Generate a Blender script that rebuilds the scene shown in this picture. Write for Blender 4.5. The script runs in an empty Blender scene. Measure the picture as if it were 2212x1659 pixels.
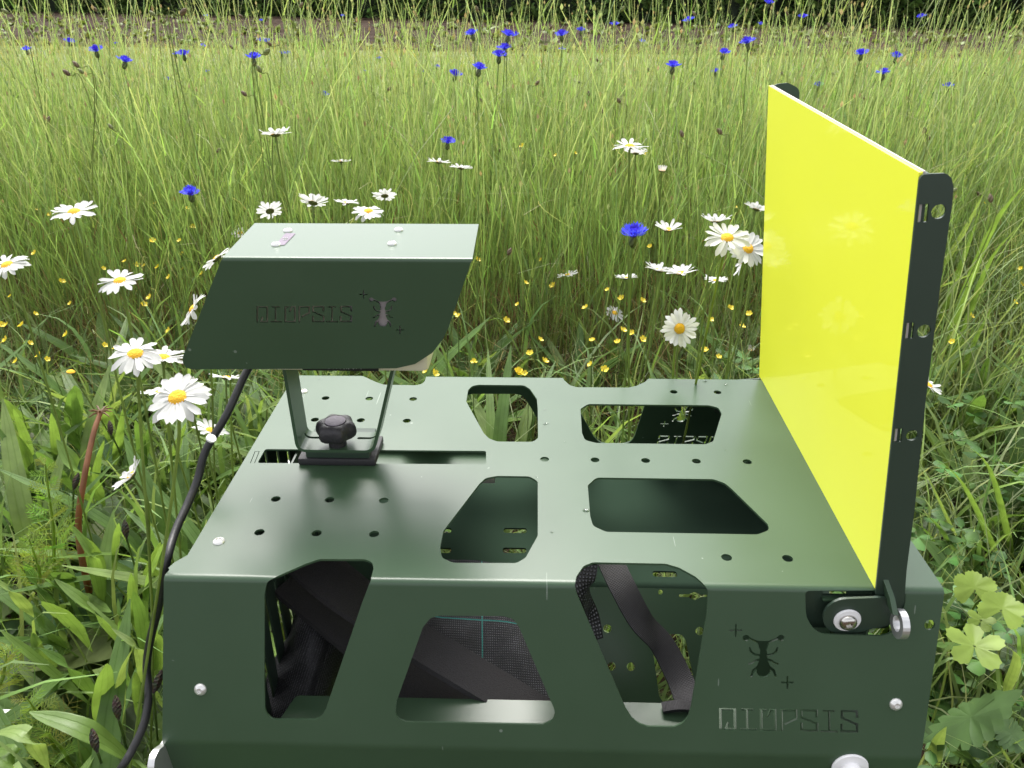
import bpy, bmesh, math, random
import numpy as np
from mathutils import Vector, Matrix, noise

random.seed(7)
rng = np.random.default_rng(7)
SC = bpy.context.scene
COL = SC.collection
R = math.radians

# ------------------------------------------------------------------ camera
H0 = 0.45                                   # height of the stand's top plate above the ground
FPX, PITCH, YAW, ROLL = 1732.1, 0.47961, -0.03092, -0.0043
CX, CY = 1106.0, 829.5                      # measuring frame 2212 x 1659
CAM = Vector((0.08295, -0.4926, 0.4344 + H0))
Fv = Vector((math.sin(YAW)*math.cos(PITCH), math.cos(YAW)*math.cos(PITCH), -math.sin(PITCH)))
x0_ = Vector((math.cos(YAW), -math.sin(YAW), 0)); u0_ = x0_.cross(Fv)
Xv = x0_*math.cos(ROLL) + u0_*math.sin(ROLL)
Uv = -x0_*math.sin(ROLL) + u0_*math.cos(ROLL)
cam = bpy.data.cameras.new('camera'); camo = bpy.data.objects.new('camera', cam); COL.objects.link(camo)
cam.sensor_width = 36; cam.sensor_fit = 'HORIZONTAL'; cam.lens = 36*FPX/2212
cam.clip_start = 0.01; cam.clip_end = 500
M3 = Matrix((Xv, Uv, -Fv)).transposed()
camo.matrix_world = Matrix.Translation(CAM) @ M3.to_4x4()
SC.camera = camo
cam.dof.use_dof = True; cam.dof.focus_distance = 0.95; cam.dof.aperture_fstop = 22

# ------------------------------------------------------------------ world and sun (soft overcast daylight, brightest part of the sky behind the field)
SUN_EL, SUN_AZ = R(57), R(-16)              # azimuth from +Y towards +X
w = bpy.data.worlds.new('World'); SC.world = w; w.use_nodes = True
nt = w.node_tree; nt.nodes.clear()
sky = nt.nodes.new('ShaderNodeTexSky'); sky.sky_type = 'NISHITA'; sky.sun_disc = False
sky.sun_elevation = SUN_EL; sky.sun_rotation = SUN_AZ; sky.dust_density = 4.0; sky.air_density = 1.0
hs = nt.nodes.new('ShaderNodeHueSaturation'); hs.inputs['Saturation'].default_value = 0.16; hs.inputs['Value'].default_value = 1.0
bg = nt.nodes.new('ShaderNodeBackground'); bg.inputs['Strength'].default_value = 0.15
wo = nt.nodes.new('ShaderNodeOutputWorld')
nt.links.new(sky.outputs[0], hs.inputs['Color']); nt.links.new(hs.outputs[0], bg.inputs['Color']); nt.links.new(bg.outputs[0], wo.inputs[0])
sl = bpy.data.lights.new('sun', 'SUN'); so = bpy.data.objects.new('sun', sl); COL.objects.link(so)
sl.energy = 1.5; sl.angle = R(28); sl.color = (1.0, 0.96, 0.9)
sd = Vector((math.sin(SUN_AZ)*math.cos(SUN_EL), math.cos(SUN_AZ)*math.cos(SUN_EL), math.sin(SUN_EL)))
so.rotation_euler = sd.to_track_quat('Z', 'Y').to_euler(); so.location = sd*20
vs = SC.view_settings
vs.view_transform = 'Standard'; vs.look = 'None'; vs.gamma = 1; vs.exposure = 1.5
try: vs.use_curve_mapping = False
except Exception: pass
SC.render.engine = 'CYCLES'
SC.cycles.use_denoising = True
SC.cycles.max_bounces = 12; SC.cycles.diffuse_bounces = 8; SC.cycles.glossy_bounces = 4; SC.cycles.transmission_bounces = 8; SC.cycles.transparent_max_bounces = 6

# ------------------------------------------------------------------ measuring helpers
def ray(u, v): return Fv + Xv*((u-CX)/FPX) - Uv*((v-CY)/FPX)
def on(u, v, p0, n):
    d = ray(u, v); n = Vector(n); t = ((Vector(p0)-CAM).dot(n))/d.dot(n); return CAM + d*t
def atz(u, v, z): return on(u, v, (0, 0, z), (0, 0, 1))
def atd(u, v, Z): return CAM + ray(u, v)*Z
def zo(x0, y0, s): return lambda x, y: ((x0+x/s)/1.15732, (y0+y/s)/1.15732)

# ------------------------------------------------------------------ object helpers
def link(o, parent=None):
    COL.objects.link(o)
    if parent is not None: o.parent = parent
    return o
def tag(o, label=None, cat=None, group=None, kind=None):
    if label: o['label'] = label
    if cat: o['category'] = cat
    if group: o['group'] = group
    if kind: o['kind'] = kind
    return o
def empty(name, loc=(0, 0, 0)):
    o = bpy.data.objects.new(name, None); o.location = loc; o.empty_display_size = .02; COL.objects.link(o); return o
def finish(me, smooth=True, ang=35):
    if smooth:
        me.shade_smooth()
        try: me.set_sharp_from_angle(angle=R(ang))
        except Exception: pass
    return me
def mk(name, verts, faces, mat, parent=None, smooth=True, ang=35, origin=None, uv=None, col=None):
    """world-space verts; when parent is an empty at its own location the verts are made local to it"""
    off = Vector((0, 0, 0))
    p = parent
    while p is not None: off += Vector(p.location); p = p.parent
    if parent is None and origin is not None: off = Vector(origin)
    v = np.asarray([tuple(a) for a in verts], dtype=np.float64) - np.array(off)
    me = bpy.data.meshes.new(name); me.from_pydata(v.tolist(), [], [tuple(f) for f in faces]); me.materials.append(mat)
    if col is not None:
        a = me.color_attributes.new('tint', 'FLOAT_COLOR', 'POINT'); a.data.foreach_set('color', np.asarray(col, dtype=np.float32).ravel())
    if uv is not None:
        l = me.uv_layers.new(name='UVMap'); uvv = np.asarray(uv, dtype=np.float32)
        idx = np.zeros(len(me.loops), dtype=np.int32); me.loops.foreach_get('vertex_index', idx)
        l.data.foreach_set('uv', uvv[idx].ravel())
    finish(me, smooth, ang); me.validate()
    o = bpy.data.objects.new(name, me)
    if parent is None and origin is not None: o.location = off
    return link(o, parent)
def off_of(parent):
    off = Vector((0, 0, 0)); p = parent
    while p is not None: off += Vector(p.location); p = p.parent
    return off

def big_mesh(name, V, Q, C, mat, parent=None, uv=None):
    """V (n,3), Q (m,4) quads, C (n,3) colours"""
    me = bpy.data.meshes.new(name)
    off = np.array(off_of(parent)) if parent is not None else np.zeros(3)
    V = np.asarray(V, dtype=np.float32) - off.astype(np.float32)
    k = Q.shape[1]
    me.vertices.add(len(V)); me.vertices.foreach_set('co', V.ravel())
    me.loops.add(Q.size); me.loops.foreach_set('vertex_index', Q.astype(np.int32).ravel())
    me.polygons.add(len(Q)); me.polygons.foreach_set('loop_start', np.arange(0, Q.size, k, dtype=np.int32))
    me.update(calc_edges=True)
    me.materials.append(mat)
    a = me.color_attributes.new('tint', 'FLOAT_COLOR', 'POINT')
    C4 = np.ones((len(V), 4), dtype=np.float32); C4[:, :3] = C; a.data.foreach_set('color', C4.ravel())
    me.shade_smooth()
    return link(bpy.data.objects.new(name, me), parent)

# ------------------------------------------------------------------ materials
def newmat(name):
    m = bpy.data.materials.new(name); m.use_nodes = True
    nt = m.node_tree; b = nt.nodes['Principled BSDF']; return m, nt, b
def N(nt, t, **k):
    n = nt.nodes.new(t)
    for a, v in k.items(): setattr(n, a, v)
    return n
def L(nt, a, b): nt.links.new(a, b)

def mat_coat(name, base, rough=0.3, ior=1.55, scr=True):
    m, nt, b = newmat(name)
    tc = N(nt, 'ShaderNodeTexCoord')
    n1 = N(nt, 'ShaderNodeTexNoise'); n1.inputs['Scale'].default_value = 9; n1.inputs['Detail'].default_value = 6
    L(nt, tc.outputs['Object'], n1.inputs['Vector'])
    r1 = N(nt, 'ShaderNodeMapRange'); r1.inputs[1].default_value = 0; r1.inputs[2].default_value = 1; r1.inputs[3].default_value = rough-.06; r1.inputs[4].default_value = rough+.08
    L(nt, n1.outputs[0], r1.inputs[0]); L(nt, r1.outputs[0], b.inputs['Roughness'])
    mx = N(nt, 'ShaderNodeMix', data_type='RGBA'); mx.inputs['A'].default_value = (*base, 1); mx.inputs['B'].default_value = (*[c*1.25+.004 for c in base], 1)
    L(nt, n1.outputs[0], mx.inputs['Factor'])
    out = mx.outputs['Result']
    if scr:
        # sparse chips and hairline scratches showing pale primer
        mp = N(nt, 'ShaderNodeMapping'); mp.inputs['Scale'].default_value = (1, 1, 1); mp.inputs['Rotation'].default_value = (.4, .9, .7)
        L(nt, tc.outputs['Object'], mp.inputs[0])
        v = N(nt, 'ShaderNodeTexVoronoi'); v.feature = 'F1'; v.inputs['Scale'].default_value = 42; v.inputs['Randomness'].default_value = 1
        L(nt, mp.outputs[0], v.inputs['Vector'])
        n2 = N(nt, 'ShaderNodeTexNoise'); n2.inputs['Scale'].default_value = 14; L(nt, tc.outputs['Object'], n2.inputs['Vector'])
        c1 = N(nt, 'ShaderNodeMath', operation='LESS_THAN'); c1.inputs[1].default_value = .06; L(nt, v.outputs['Distance'], c1.inputs[0])
        c2 = N(nt, 'ShaderNodeMath', operation='GREATER_THAN'); c2.inputs[1].default_value = .56; L(nt, n2.outputs[0], c2.inputs[0])
        ml = N(nt, 'ShaderNodeMath', operation='MULTIPLY'); L(nt, c1.outputs[0], ml.inputs[0]); L(nt, c2.outputs[0], ml.inputs[1])
        mp2 = N(nt, 'ShaderNodeMapping'); mp2.inputs['Scale'].default_value = (260, 9, 30); mp2.inputs['Rotation'].default_value = (.2, .1, .5)
        L(nt, tc.outputs['Object'], mp2.inputs[0])
        n3 = N(nt, 'ShaderNodeTexNoise'); n3.inputs['Scale'].default_value = 1; n3.inputs['Detail'].default_value = 1; L(nt, mp2.outputs[0], n3.inputs['Vector'])
        c3 = N(nt, 'ShaderNodeMath', operation='GREATER_THAN'); c3.inputs[1].default_value = .80; L(nt, n3.outputs[0], c3.inputs[0])
        ad = N(nt, 'ShaderNodeMath', operation='MAXIMUM'); L(nt, ml.outputs[0], ad.inputs[0]); L(nt, c3.outputs[0], ad.inputs[1])
        ms = N(nt, 'ShaderNodeMath', operation='MULTIPLY'); ms.inputs[1].default_value = .4; L(nt, ad.outputs[0], ms.inputs[0])
        m2 = N(nt, 'ShaderNodeMix', data_type='RGBA'); m2.inputs['B'].default_value = (.3, .34, .3, 1)
        L(nt, ms.outputs[0], m2.inputs['Factor']); L(nt, out, m2.inputs['A']); out = m2.outputs['Result']
    L(nt, out, b.inputs['Base Color'])
    b.inputs['IOR'].default_value = ior
    nb = N(nt, 'ShaderNodeTexNoise'); nb.inputs['Scale'].default_value = 900; nb.inputs['Detail'].default_value = 2; L(nt, tc.outputs['Object'], nb.inputs['Vector'])
    bp = N(nt, 'ShaderNodeBump'); bp.inputs['Strength'].default_value = .10; bp.inputs['Distance'].default_value = .0004
    L(nt, nb.outputs[0], bp.inputs['Height']); L(nt, bp.outputs[0], b.inputs['Normal'])
    return m
COAT_TOP = mat_coat('green powder coat', (.034, .066, .035), .30, 1.47)
COAT_SHADED = mat_coat('green powder coat shaded', (.020, .036, .024), .62, 1.28, False)  # darker copy of the green coat, shade inside the stand put into its colour
COAT_SHADED.node_tree.nodes['Principled BSDF'].inputs['Specular IOR Level'].default_value = .0
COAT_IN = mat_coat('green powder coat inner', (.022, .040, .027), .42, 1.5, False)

def mat_plain(name, base, rough=.5, metal=0, ior=1.5, noise_amt=.15, nscale=60, bump=0, coat=0):
    m, nt, b = newmat(name)
    tc = N(nt, 'ShaderNodeTexCoord'); n1 = N(nt, 'ShaderNodeTexNoise'); n1.inputs['Scale'].default_value = nscale; n1.inputs['Detail'].default_value = 5
    L(nt, tc.outputs['Object'], n1.inputs['Vector'])
    mx = N(nt, 'ShaderNodeMix', data_type='RGBA'); mx.inputs['A'].default_value = (*[c*(1-noise_amt) for c in base], 1); mx.inputs['B'].default_value = (*[min(1, c*(1+noise_amt)) for c in base], 1)
    L(nt, n1.outputs[0], mx.inputs['Factor']); L(nt, mx.outputs['Result'], b.inputs['Base Color'])
    b.inputs['Roughness'].default_value = rough; b.inputs['Metallic'].default_value = metal; b.inputs['IOR'].default_value = ior
    if coat: b.inputs['Coat Weight'].default_value = coat; b.inputs['Coat Roughness'].default_value = .03
    if bump:
        bp = N(nt, 'ShaderNodeBump'); bp.inputs['Strength'].default_value = bump; bp.inputs['Distance'].default_value = .002
        L(nt, n1.outputs[0], bp.inputs['Height']); L(nt, bp.outputs[0], b.inputs['Normal'])
    return m
YELLOW = mat_plain('yellow acrylic', (.86, .90, .045), .5, 0, 1.5, .012, 8, 0, .32)
YELLOW.node_tree.nodes['Principled BSDF'].inputs['Coat IOR'].default_value = 1.45
ACRYL_EDGE = mat_plain('acrylic edge', (.42, .39, .36), .45, 0, 1.5, .05)
STEEL = mat_plain('stainless steel', (.55, .53, .50), .22, 1, 1.5, .12, 200)
ALU = mat_plain('brushed aluminium', (.62, .62, .62), .38, .85, 1.5, .12, 120)
RIVET = mat_plain('rivet head', (.72, .71, .69), .3, .6, 1.5, .1, 300)
WHITEP = mat_plain('white nylon', (.80, .79, .80), .45, 0, 1.5, .03)
RUBBER = mat_plain('black rubber', (.020, .019, .022), .55, 0, 1.5, .3, 300, .15)
KNOB = mat_plain('black knob plastic', (.022, .020, .024), .5, 0, 1.5, .4, 400, .3)
KNOBTOP = mat_plain('grey knob cap', (.14, .12, .15), .6, 0, 1.5, .4, 220, .3)  # top disc paler than the black plastic of the knob
CREAM = mat_plain('cream plastic', (.62, .58, .44), .5, 0, 1.5, .05, 50)
GREYP = mat_plain('grey plastic', (.30, .27, .27), .5, 0, 1.5, .08, 50)
LABELM = mat_plain('black label', (.012, .012, .013), .4)
LETTER = mat_plain('label lettering', (.35, .36, .35), .5)
STICK = mat_plain('grey sticker', (.20, .17, .21), .5)
STICK.node_tree.nodes['Principled BSDF'].inputs['Specular IOR Level'].default_value = .05
CABLE = mat_plain('black cable', (.013, .013, .014), .45, 0, 1.5, .3, 150, .2)
FOAM = mat_plain('black foam strap', (.028, .026, .028), .95, 0, 1.5, .5, 900, .6)

def mat_weave(name, base, hi, sc, rough=.6, teal=False):
    m, nt, b = newmat(name)
    tc = N(nt, 'ShaderNodeTexCoord')
    w1 = N(nt, 'ShaderNodeTexWave'); w1.bands_direction = 'X'; w1.inputs['Scale'].default_value = sc; w1.inputs['Distortion'].default_value = .6
    w2 = N(nt, 'ShaderNodeTexWave'); w2.bands_direction = 'Y'; w2.inputs['Scale'].default_value = sc; w2.inputs['Distortion'].default_value = .6
    L(nt, tc.outputs['UV'], w1.inputs['Vector']); L(nt, tc.outputs['UV'], w2.inputs['Vector'])
    mu = N(nt, 'ShaderNodeMath', operation='MULTIPLY'); L(nt, w1.outputs['Fac'], mu.inputs[0]); L(nt, w2.outputs['Fac'], mu.inputs[1])
    nz = N(nt, 'ShaderNodeTexNoise'); nz.inputs['Scale'].default_value = 12; L(nt, tc.outputs['UV'], nz.inputs['Vector'])
    m3 = N(nt, 'ShaderNodeMath', operation='MULTIPLY'); L(nt, mu.outputs[0], m3.inputs[0]); L(nt, nz.outputs[0], m3.inputs[1])
    cr = N(nt, 'ShaderNodeMapRange'); cr.inputs[1].default_value = .2; cr.inputs[2].default_value = .6; L(nt, m3.outputs[0], cr.inputs[0])
    mx = N(nt, 'ShaderNodeMix', data_type='RGBA'); mx.inputs['A'].default_value = (*base, 1); mx.inputs['B'].default_value = (*hi, 1)
    L(nt, cr.outputs[0], mx.inputs['Factor']); out = mx.outputs['Result']
    if teal:
        sp = N(nt, 'ShaderNodeSeparateXYZ'); L(nt, tc.outputs['UV'], sp.inputs[0])
        prev = None
        for ax, c0 in ((0, .42), (1, .66)):
            s1 = N(nt, 'ShaderNodeMath', operation='SUBTRACT'); s1.inputs[1].default_value = c0; L(nt, sp.outputs[ax], s1.inputs[0])
            s2 = N(nt, 'ShaderNodeMath', operation='ABSOLUTE'); L(nt, s1.outputs[0], s2.inputs[0])
            s3 = N(nt, 'ShaderNodeMath', operation='LESS_THAN'); s3.inputs[1].default_value = .0035; L(nt, s2.outputs[0], s3.inputs[0])
            if prev is None: prev = s3
            else:
                s4 = N(nt, 'ShaderNodeMath', operation='MAXIMUM'); L(nt, prev.outputs[0], s4.inputs[0]); L(nt, s3.outputs[0], s4.inputs[1]); prev = s4
        m2 = N(nt, 'ShaderNodeMix', data_type='RGBA'); m2.inputs['B'].default_value = (.05, .30, .27, 1)
        L(nt, prev.outputs[0], m2.inputs['Factor']); L(nt, out, m2.inputs['A']); out = m2.outputs['Result']
    L(nt, out, b.inputs['Base Color']); b.inputs['Roughness'].default_value = rough
    bp = N(nt, 'ShaderNodeBump'); bp.inputs['Strength'].default_value = .7; bp.inputs['Distance'].default_value = .0006
    L(nt, mu.outputs[0], bp.inputs['Height']); L(nt, bp.outputs[0], b.inputs['Normal'])
    return m
MESHCLOTH = mat_weave('black mesh cloth', (.010, .010, .011), (.22, .22, .24), 5, .4)  # paler threads carry the glints of the mesh in the base colour
WOVEN = mat_weave('woven ground cloth', (.035, .035, .04), (.20, .20, .23), 26, .55, True)
WEBBING = mat_weave('black webbing', (.016, .015, .018), (.05, .047, .055), 12, .6)

def mat_leaf(name, trans=.35, rough=.5, veins=0, spec=.4, gain=1.0, streak=0):
    """plant tissue: colour from the 'tint' attribute, partly translucent"""
    m, nt, b = newmat(name)
    at = N(nt, 'ShaderNodeAttribute'); at.attribute_name = 'tint'
    tc = N(nt, 'ShaderNodeTexCoord')
    nz = N(nt, 'ShaderNodeTexNoise'); nz.inputs['Scale'].default_value = 35; nz.inputs['Detail'].default_value = 4; L(nt, tc.outputs['Object'], nz.inputs['Vector'])
    mr = N(nt, 'ShaderNodeMapRange'); mr.inputs[1].default_value = .3; mr.inputs[2].default_value = .7; mr.inputs[3].default_value = .8*gain; mr.inputs[4].default_value = 1.2*gain
    L(nt, nz.outputs[0], mr.inputs[0])
    sc = N(nt, 'ShaderNodeVectorMath', operation='SCALE'); L(nt, at.outputs['Color'], sc.inputs[0]); L(nt, mr.outputs[0], sc.inputs['Scale'])
    out = sc.outputs[0]
    if veins:
        uvn = N(nt, 'ShaderNodeSeparateXYZ'); L(nt, tc.outputs['UV'], uvn.inputs[0])
        mm = N(nt, 'ShaderNodeMath', operation='MULTIPLY'); mm.inputs[1].default_value = veins*6.2832; L(nt, uvn.outputs[0], mm.inputs[0])
        co = N(nt, 'ShaderNodeMath', operation='COSINE'); L(nt, mm.outputs[0], co.inputs[0])
        pw = N(nt, 'ShaderNodeMapRange'); pw.inputs[1].default_value = .55; pw.inputs[2].default_value = 1.0; L(nt, co.outputs[0], pw.inputs[0])
        mx = N(nt, 'ShaderNodeMix', data_type='RGBA'); mx.blend_type = 'MULTIPLY'; mx.inputs['B'].default_value = (.86, .90, .78, 1)
        L(nt, pw.outputs[0], mx.inputs['Factor']); L(nt, out, mx.inputs['A']); out = mx.outputs['Result']
        bp = N(nt, 'ShaderNodeBump'); bp.inputs['Strength'].default_value = .35; bp.inputs['Distance'].default_value = .001; bp.invert = True
        L(nt, pw.outputs[0], bp.inputs['Height']); L(nt, bp.outputs[0], b.inputs['Normal'])
    L(nt, out, b.inputs['Base Color']); b.inputs['Roughness'].default_value = rough; b.inputs['Specular IOR Level'].default_value = spec
    tr = N(nt, 'ShaderNodeBsdfTranslucent')
    t2 = N(nt, 'ShaderNodeVectorMath', operation='MULTIPLY'); t2.inputs[1].default_value = (1.15, 1.12, .6); L(nt, out, t2.inputs[0]); L(nt, t2.outputs[0], tr.inputs['Color'])
    ms = N(nt, 'ShaderNodeMixShader'); ms.inputs[0].default_value = trans
    o = nt.nodes['Material Output']; L(nt, b.outputs[0], ms.inputs[1]); L(nt, tr.outputs[0], ms.inputs[2]); L(nt, ms.outputs[0], o.inputs[0])
    return m
GRASS = mat_leaf('grass and stems', .50, .5, 0, .3)
LEAFV = mat_leaf('parallel veined leaf', .45, .42, 3, .4)
LEAFP = mat_leaf('broad leaf', .35, .5, 0, .35)
HEDGE = mat_leaf('hedge leaf', .2, .5, 0, .3)
PETALW = mat_leaf('white petal', .4, .6, 0, .2)
PETALW.node_tree.nodes['Vector Math.001'].inputs[1].default_value = (1, 1, 1)
PETALB = mat_leaf('blue petal', .3, .6, 0, .2); PETALB.node_tree.nodes['Vector Math.001'].inputs[1].default_value = (1, 1, 1.3)
PETALY = mat_leaf('yellow petal', .3, .35, 0, .5); PETALY.node_tree.nodes['Vector Math.001'].inputs[1].default_value = (1, 1, 1)
DISC = mat_plain('yellow flower disc', (.82, .42, .015), .8, 0, 1.5, .35, 900, .9)
SOILM = None

# ------------------------------------------------------------------ shape helpers
def fillet(pts, r=.006, n=5):
    out = []; m = len(pts)
    for i in range(m):
        p0, p, p1 = Vector(pts[i-1]), Vector(pts[i]), Vector(pts[(i+1) % m])
        a, b = p0-p, p1-p; la, lb = a.length, b.length
        if la < 1e-7 or lb < 1e-7: continue
        a /= la; b /= lb
        ang = math.acos(max(-1, min(1, a.dot(b))))
        if ang > math.pi-.06: out.append(tuple(p)); continue
        t = min(r/max(math.tan(ang/2), .05), .48*la, .48*lb)
        for k in range(n+1):
            s = k/n; q = p + a*t*(1-s)**2 + b*t*s**2
            out.append(tuple(q))
    return out
def circle(x, y, r, n=18): return [(x+r*math.cos(2*math.pi*k/n), y+r*math.sin(2*math.pi*k/n)) for k in range(n)]
def stroke(pl, wd):
    """outline of an open polyline of width wd"""
    pl = [Vector(p) for p in pl]; n = len(pl); h = wd/2; Lf, Rt = [], []
    for i, p in enumerate(pl):
        if i == 0: d = (pl[1]-p).normalized(); nn = Vector((-d.y, d.x)); p = p-d*h*.6; k = 1
        elif i == n-1: d = (p-pl[i-1]).normalized(); nn = Vector((-d.y, d.x)); p = p+d*h*.6; k = 1
        else:
            d0 = (p-pl[i-1]).normalized(); d1 = (pl[i+1]-p).normalized(); t = (d0+d1).normalized(); nn = Vector((-t.y, t.x))
            k = 1/max(.45, nn.dot(Vector((-d0.y, d0.x))))
        Lf.append(p+nn*h*k); Rt.append(p-nn*h*k)
    return [tuple(q) for q in Lf] + [tuple(q) for q in reversed(Rt)]
def flat_mesh(outline, holes, th):
    cu = bpy.data.curves.new('tmp', 'CURVE'); cu.dimensions = '2D'; cu.fill_mode = 'BOTH'; cu.extrude = th/2
    for pl in [outline]+list(holes):
        s = cu.splines.new('POLY'); s.points.add(len(pl)-1); s.use_cyclic_u = True
        for i, p in enumerate(pl): s.points[i].co = (p[0], p[1], 0, 1)
    ob = bpy.data.objects.new('tmp', cu); COL.objects.link(ob)
    dg = bpy.context.evaluated_depsgraph_get(); dg.update()
    me = bpy.data.meshes.new_from_object(ob.evaluated_get(dg)); bpy.data.objects.remove(ob); bpy.data.curves.remove(cu)
    bm = bmesh.new(); bm.from_mesh(me); bpy.data.meshes.remove(me)
    bmesh.ops.remove_doubles(bm, verts=bm.verts, dist=1e-6)
    bmesh.ops.recalc_face_normals(bm, faces=bm.faces)
    return bm
def sheet(name, outline, holes, th, fn, mat, parent, cuts=(), axis=1, ang=30):
    """flat blank with cut-outs, cut across at `cuts`, folded into place by fn(u, v, w)"""
    bm = flat_mesh(outline, holes, th)
    no = (0, 1, 0) if axis == 1 else (1, 0, 0)
    for c in cuts:
        co = (0, c, 0) if axis == 1 else (c, 0, 0)
        bmesh.ops.bisect_plane(bm, geom=bm.verts[:]+bm.edges[:]+bm.faces[:], plane_co=co, plane_no=no, dist=1e-7)
    off = off_of(parent)
    for v in bm.verts: v.co = Vector(fn(v.co.x, v.co.y, v.co.z)) - off
    bmesh.ops.recalc_face_normals(bm, faces=bm.faces)
    me = bpy.data.meshes.new(name); bm.to_mesh(me); bm.free(); me.materials.append(mat); finish(me, True, ang)
    return link(bpy.data.objects.new(name, me), parent)
class Path:
    """folded profile in a vertical plane: nodes (v, a, b) with small bend radii; a,b are map coords"""
    def __init__(s, nodes, T): s.n = nodes; s.T = T
    def cuts(s):
        c = []
        for (v, _, _), T in zip(s.n[1:-1], s.T):
            c += [v-T*1.25, v+T*1.25] + [v-T+2*T*k/6 for k in range(7)]
        return c
    def at(s, v, w):
        n = s.n
        for i in range(1, len(n)-1):
            T = s.T[i-1]; dv = v-n[i][0]
            if abs(dv) < T:
                C = Vector(n[i][1:]); A = C+(Vector(n[i-1][1:])-C).normalized()*T; B = C+(Vector(n[i+1][1:])-C).normalized()*T
                q = (dv+T)/(2*T); P = A*(1-q)**2+C*2*q*(1-q)+B*q*q; t = ((C-A)*(1-q)+(B-C)*q).normalized()
                nn = Vector((-t.y, t.x)); return P+nn*w
        i = 1
        while i < len(n)-1 and v > n[i][0]: i += 1
        A, B = n[i-1], n[i]; t = (Vector(B[1:])-Vector(A[1:])).normalized()
        P = Vector(A[1:])+t*(v-A[0]); return P+Vector((-t.y, t.x))*w

def lathe(name, prof, origin, axis, mat, parent, n=20, ang=40):
    """prof list of (r, h) along axis from origin"""
    ax = Vector(axis).normalized(); t = ax.orthogonal().normalized(); b = ax.cross(t); o = Vector(origin)
    V, F = [], []
    for r, h in prof:
        for k in range(n):
            a = 2*math.pi*k/n; V.append(o+ax*h+(t*math.cos(a)+b*math.sin(a))*r)
    for i in range(len(prof)-1):
        for k in range(n): F.append((i*n+k, i*n+(k+1) % n, (i+1)*n+(k+1) % n, (i+1)*n+k))
    F.append(tuple(reversed(range(n)))); F.append(tuple(range((len(prof)-1)*n, len(prof)*n)))
    return mk(name, V, F, mat, parent, True, ang)
def box(name, lo, hi, mat, parent, bev=.001):
    bm = bmesh.new(); bmesh.ops.create_cube(bm, size=1)
    lo, hi = Vector(lo), Vector(hi); off = off_of(parent)
    for v in bm.verts: v.co = Vector([lo[i]+(hi[i]-lo[i])*(v.co[i]+.5) for i in range(3)])-off
    if bev: bmesh.ops.bevel(bm, geom=bm.edges[:], offset=bev, segments=2, affect='EDGES', profile=.5)
    me = bpy.data.meshes.new(name); bm.to_mesh(me); bm.free(); me.materials.append(mat); finish(me, True, 40)
    return link(bpy.data.objects.new(name, me), parent)
def catmull(P, k=6):
    P = [Vector(p) for p in P]; Q = [P[0]*2-P[1]]+P+[P[-1]*2-P[-2]]; out = []
    for i in range(1, len(Q)-2):
        for j in range(k):
            t = j/k; a, b, c, d = Q[i-1], Q[i], Q[i+1], Q[i+2]
            out.append(.5*((2*b)+(c-a)*t+(2*a-5*b+4*c-d)*t*t+(3*b-a-3*c+d)*t**3))
    out.append(P[-1]); return out
def tube_vf(pts, rad, n=6):
    V, F = [], []; pts = [Vector(p) for p in pts]; m = len(pts); up = None
    for i, p in enumerate(pts):
        t = (pts[min(i+1, m-1)]-pts[max(i-1, 0)]).normalized()
        if up is None: up = t.orthogonal().normalized()
        up = (up-t*up.dot(t)).normalized(); b = t.cross(up); r = rad[i] if hasattr(rad, '__len__') else rad
        for k in range(n):
            a = 2*math.pi*k/n; V.append(p+(up*math.cos(a)+b*math.sin(a))*r)
    for i in range(m-1):
        for k in range(n): F.append((i*n+k, i*n+(k+1) % n, (i+1)*n+(k+1) % n, (i+1)*n+k))
    F.append(tuple(reversed(range(n)))); F.append(tuple(range((m-1)*n, m*n)))
    return V, F
def tube(name, pts, rad, mat, parent=None, n=6, col=None, origin=None):
    V, F = tube_vf(pts, rad, n)
    C = None if col is None else [(*col, 1)]*len(V)
    return mk(name, V, F, mat, parent, True, 60, origin=origin, col=C)

# ================================================================== GROUND
def np_noise(x, y, s, seed=0):
    return np.array([noise.noise(Vector((a*s+seed, b*s, seed*.37))) for a, b in zip(x, y)])
def soil_material():
    m, nt, b = newmat('brown soil')
    tc = N(nt, 'ShaderNodeTexCoord'); n1 = N(nt, 'ShaderNodeTexNoise'); n1.inputs['Scale'].default_value = 14; n1.inputs['Detail'].default_value = 8
    L(nt, tc.outputs['Object'], n1.inputs['Vector'])
    cr = N(nt, 'ShaderNodeValToRGB'); cr.color_ramp.elements[0].position = .3; cr.color_ramp.elements[0].color = (.014, .009, .006, 1)
    cr.color_ramp.elements[1].position = .75; cr.color_ramp.elements[1].color = (.075, .050, .035, 1)
    L(nt, n1.outputs[0], cr.inputs[0]); L(nt, cr.outputs[0], b.inputs['Base Color']); b.inputs['Roughness'].default_value = .95; b.inputs['Specular IOR Level'].default_value = .08
    bp = N(nt, 'ShaderNodeBump'); bp.inputs['Strength'].default_value = .8; bp.inputs['Distance'].default_value = .02
    L(nt, n1.outputs[0], bp.inputs['Height']); L(nt, bp.outputs[0], b.inputs['Normal'])
    return m
SOILM = soil_material()
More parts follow.
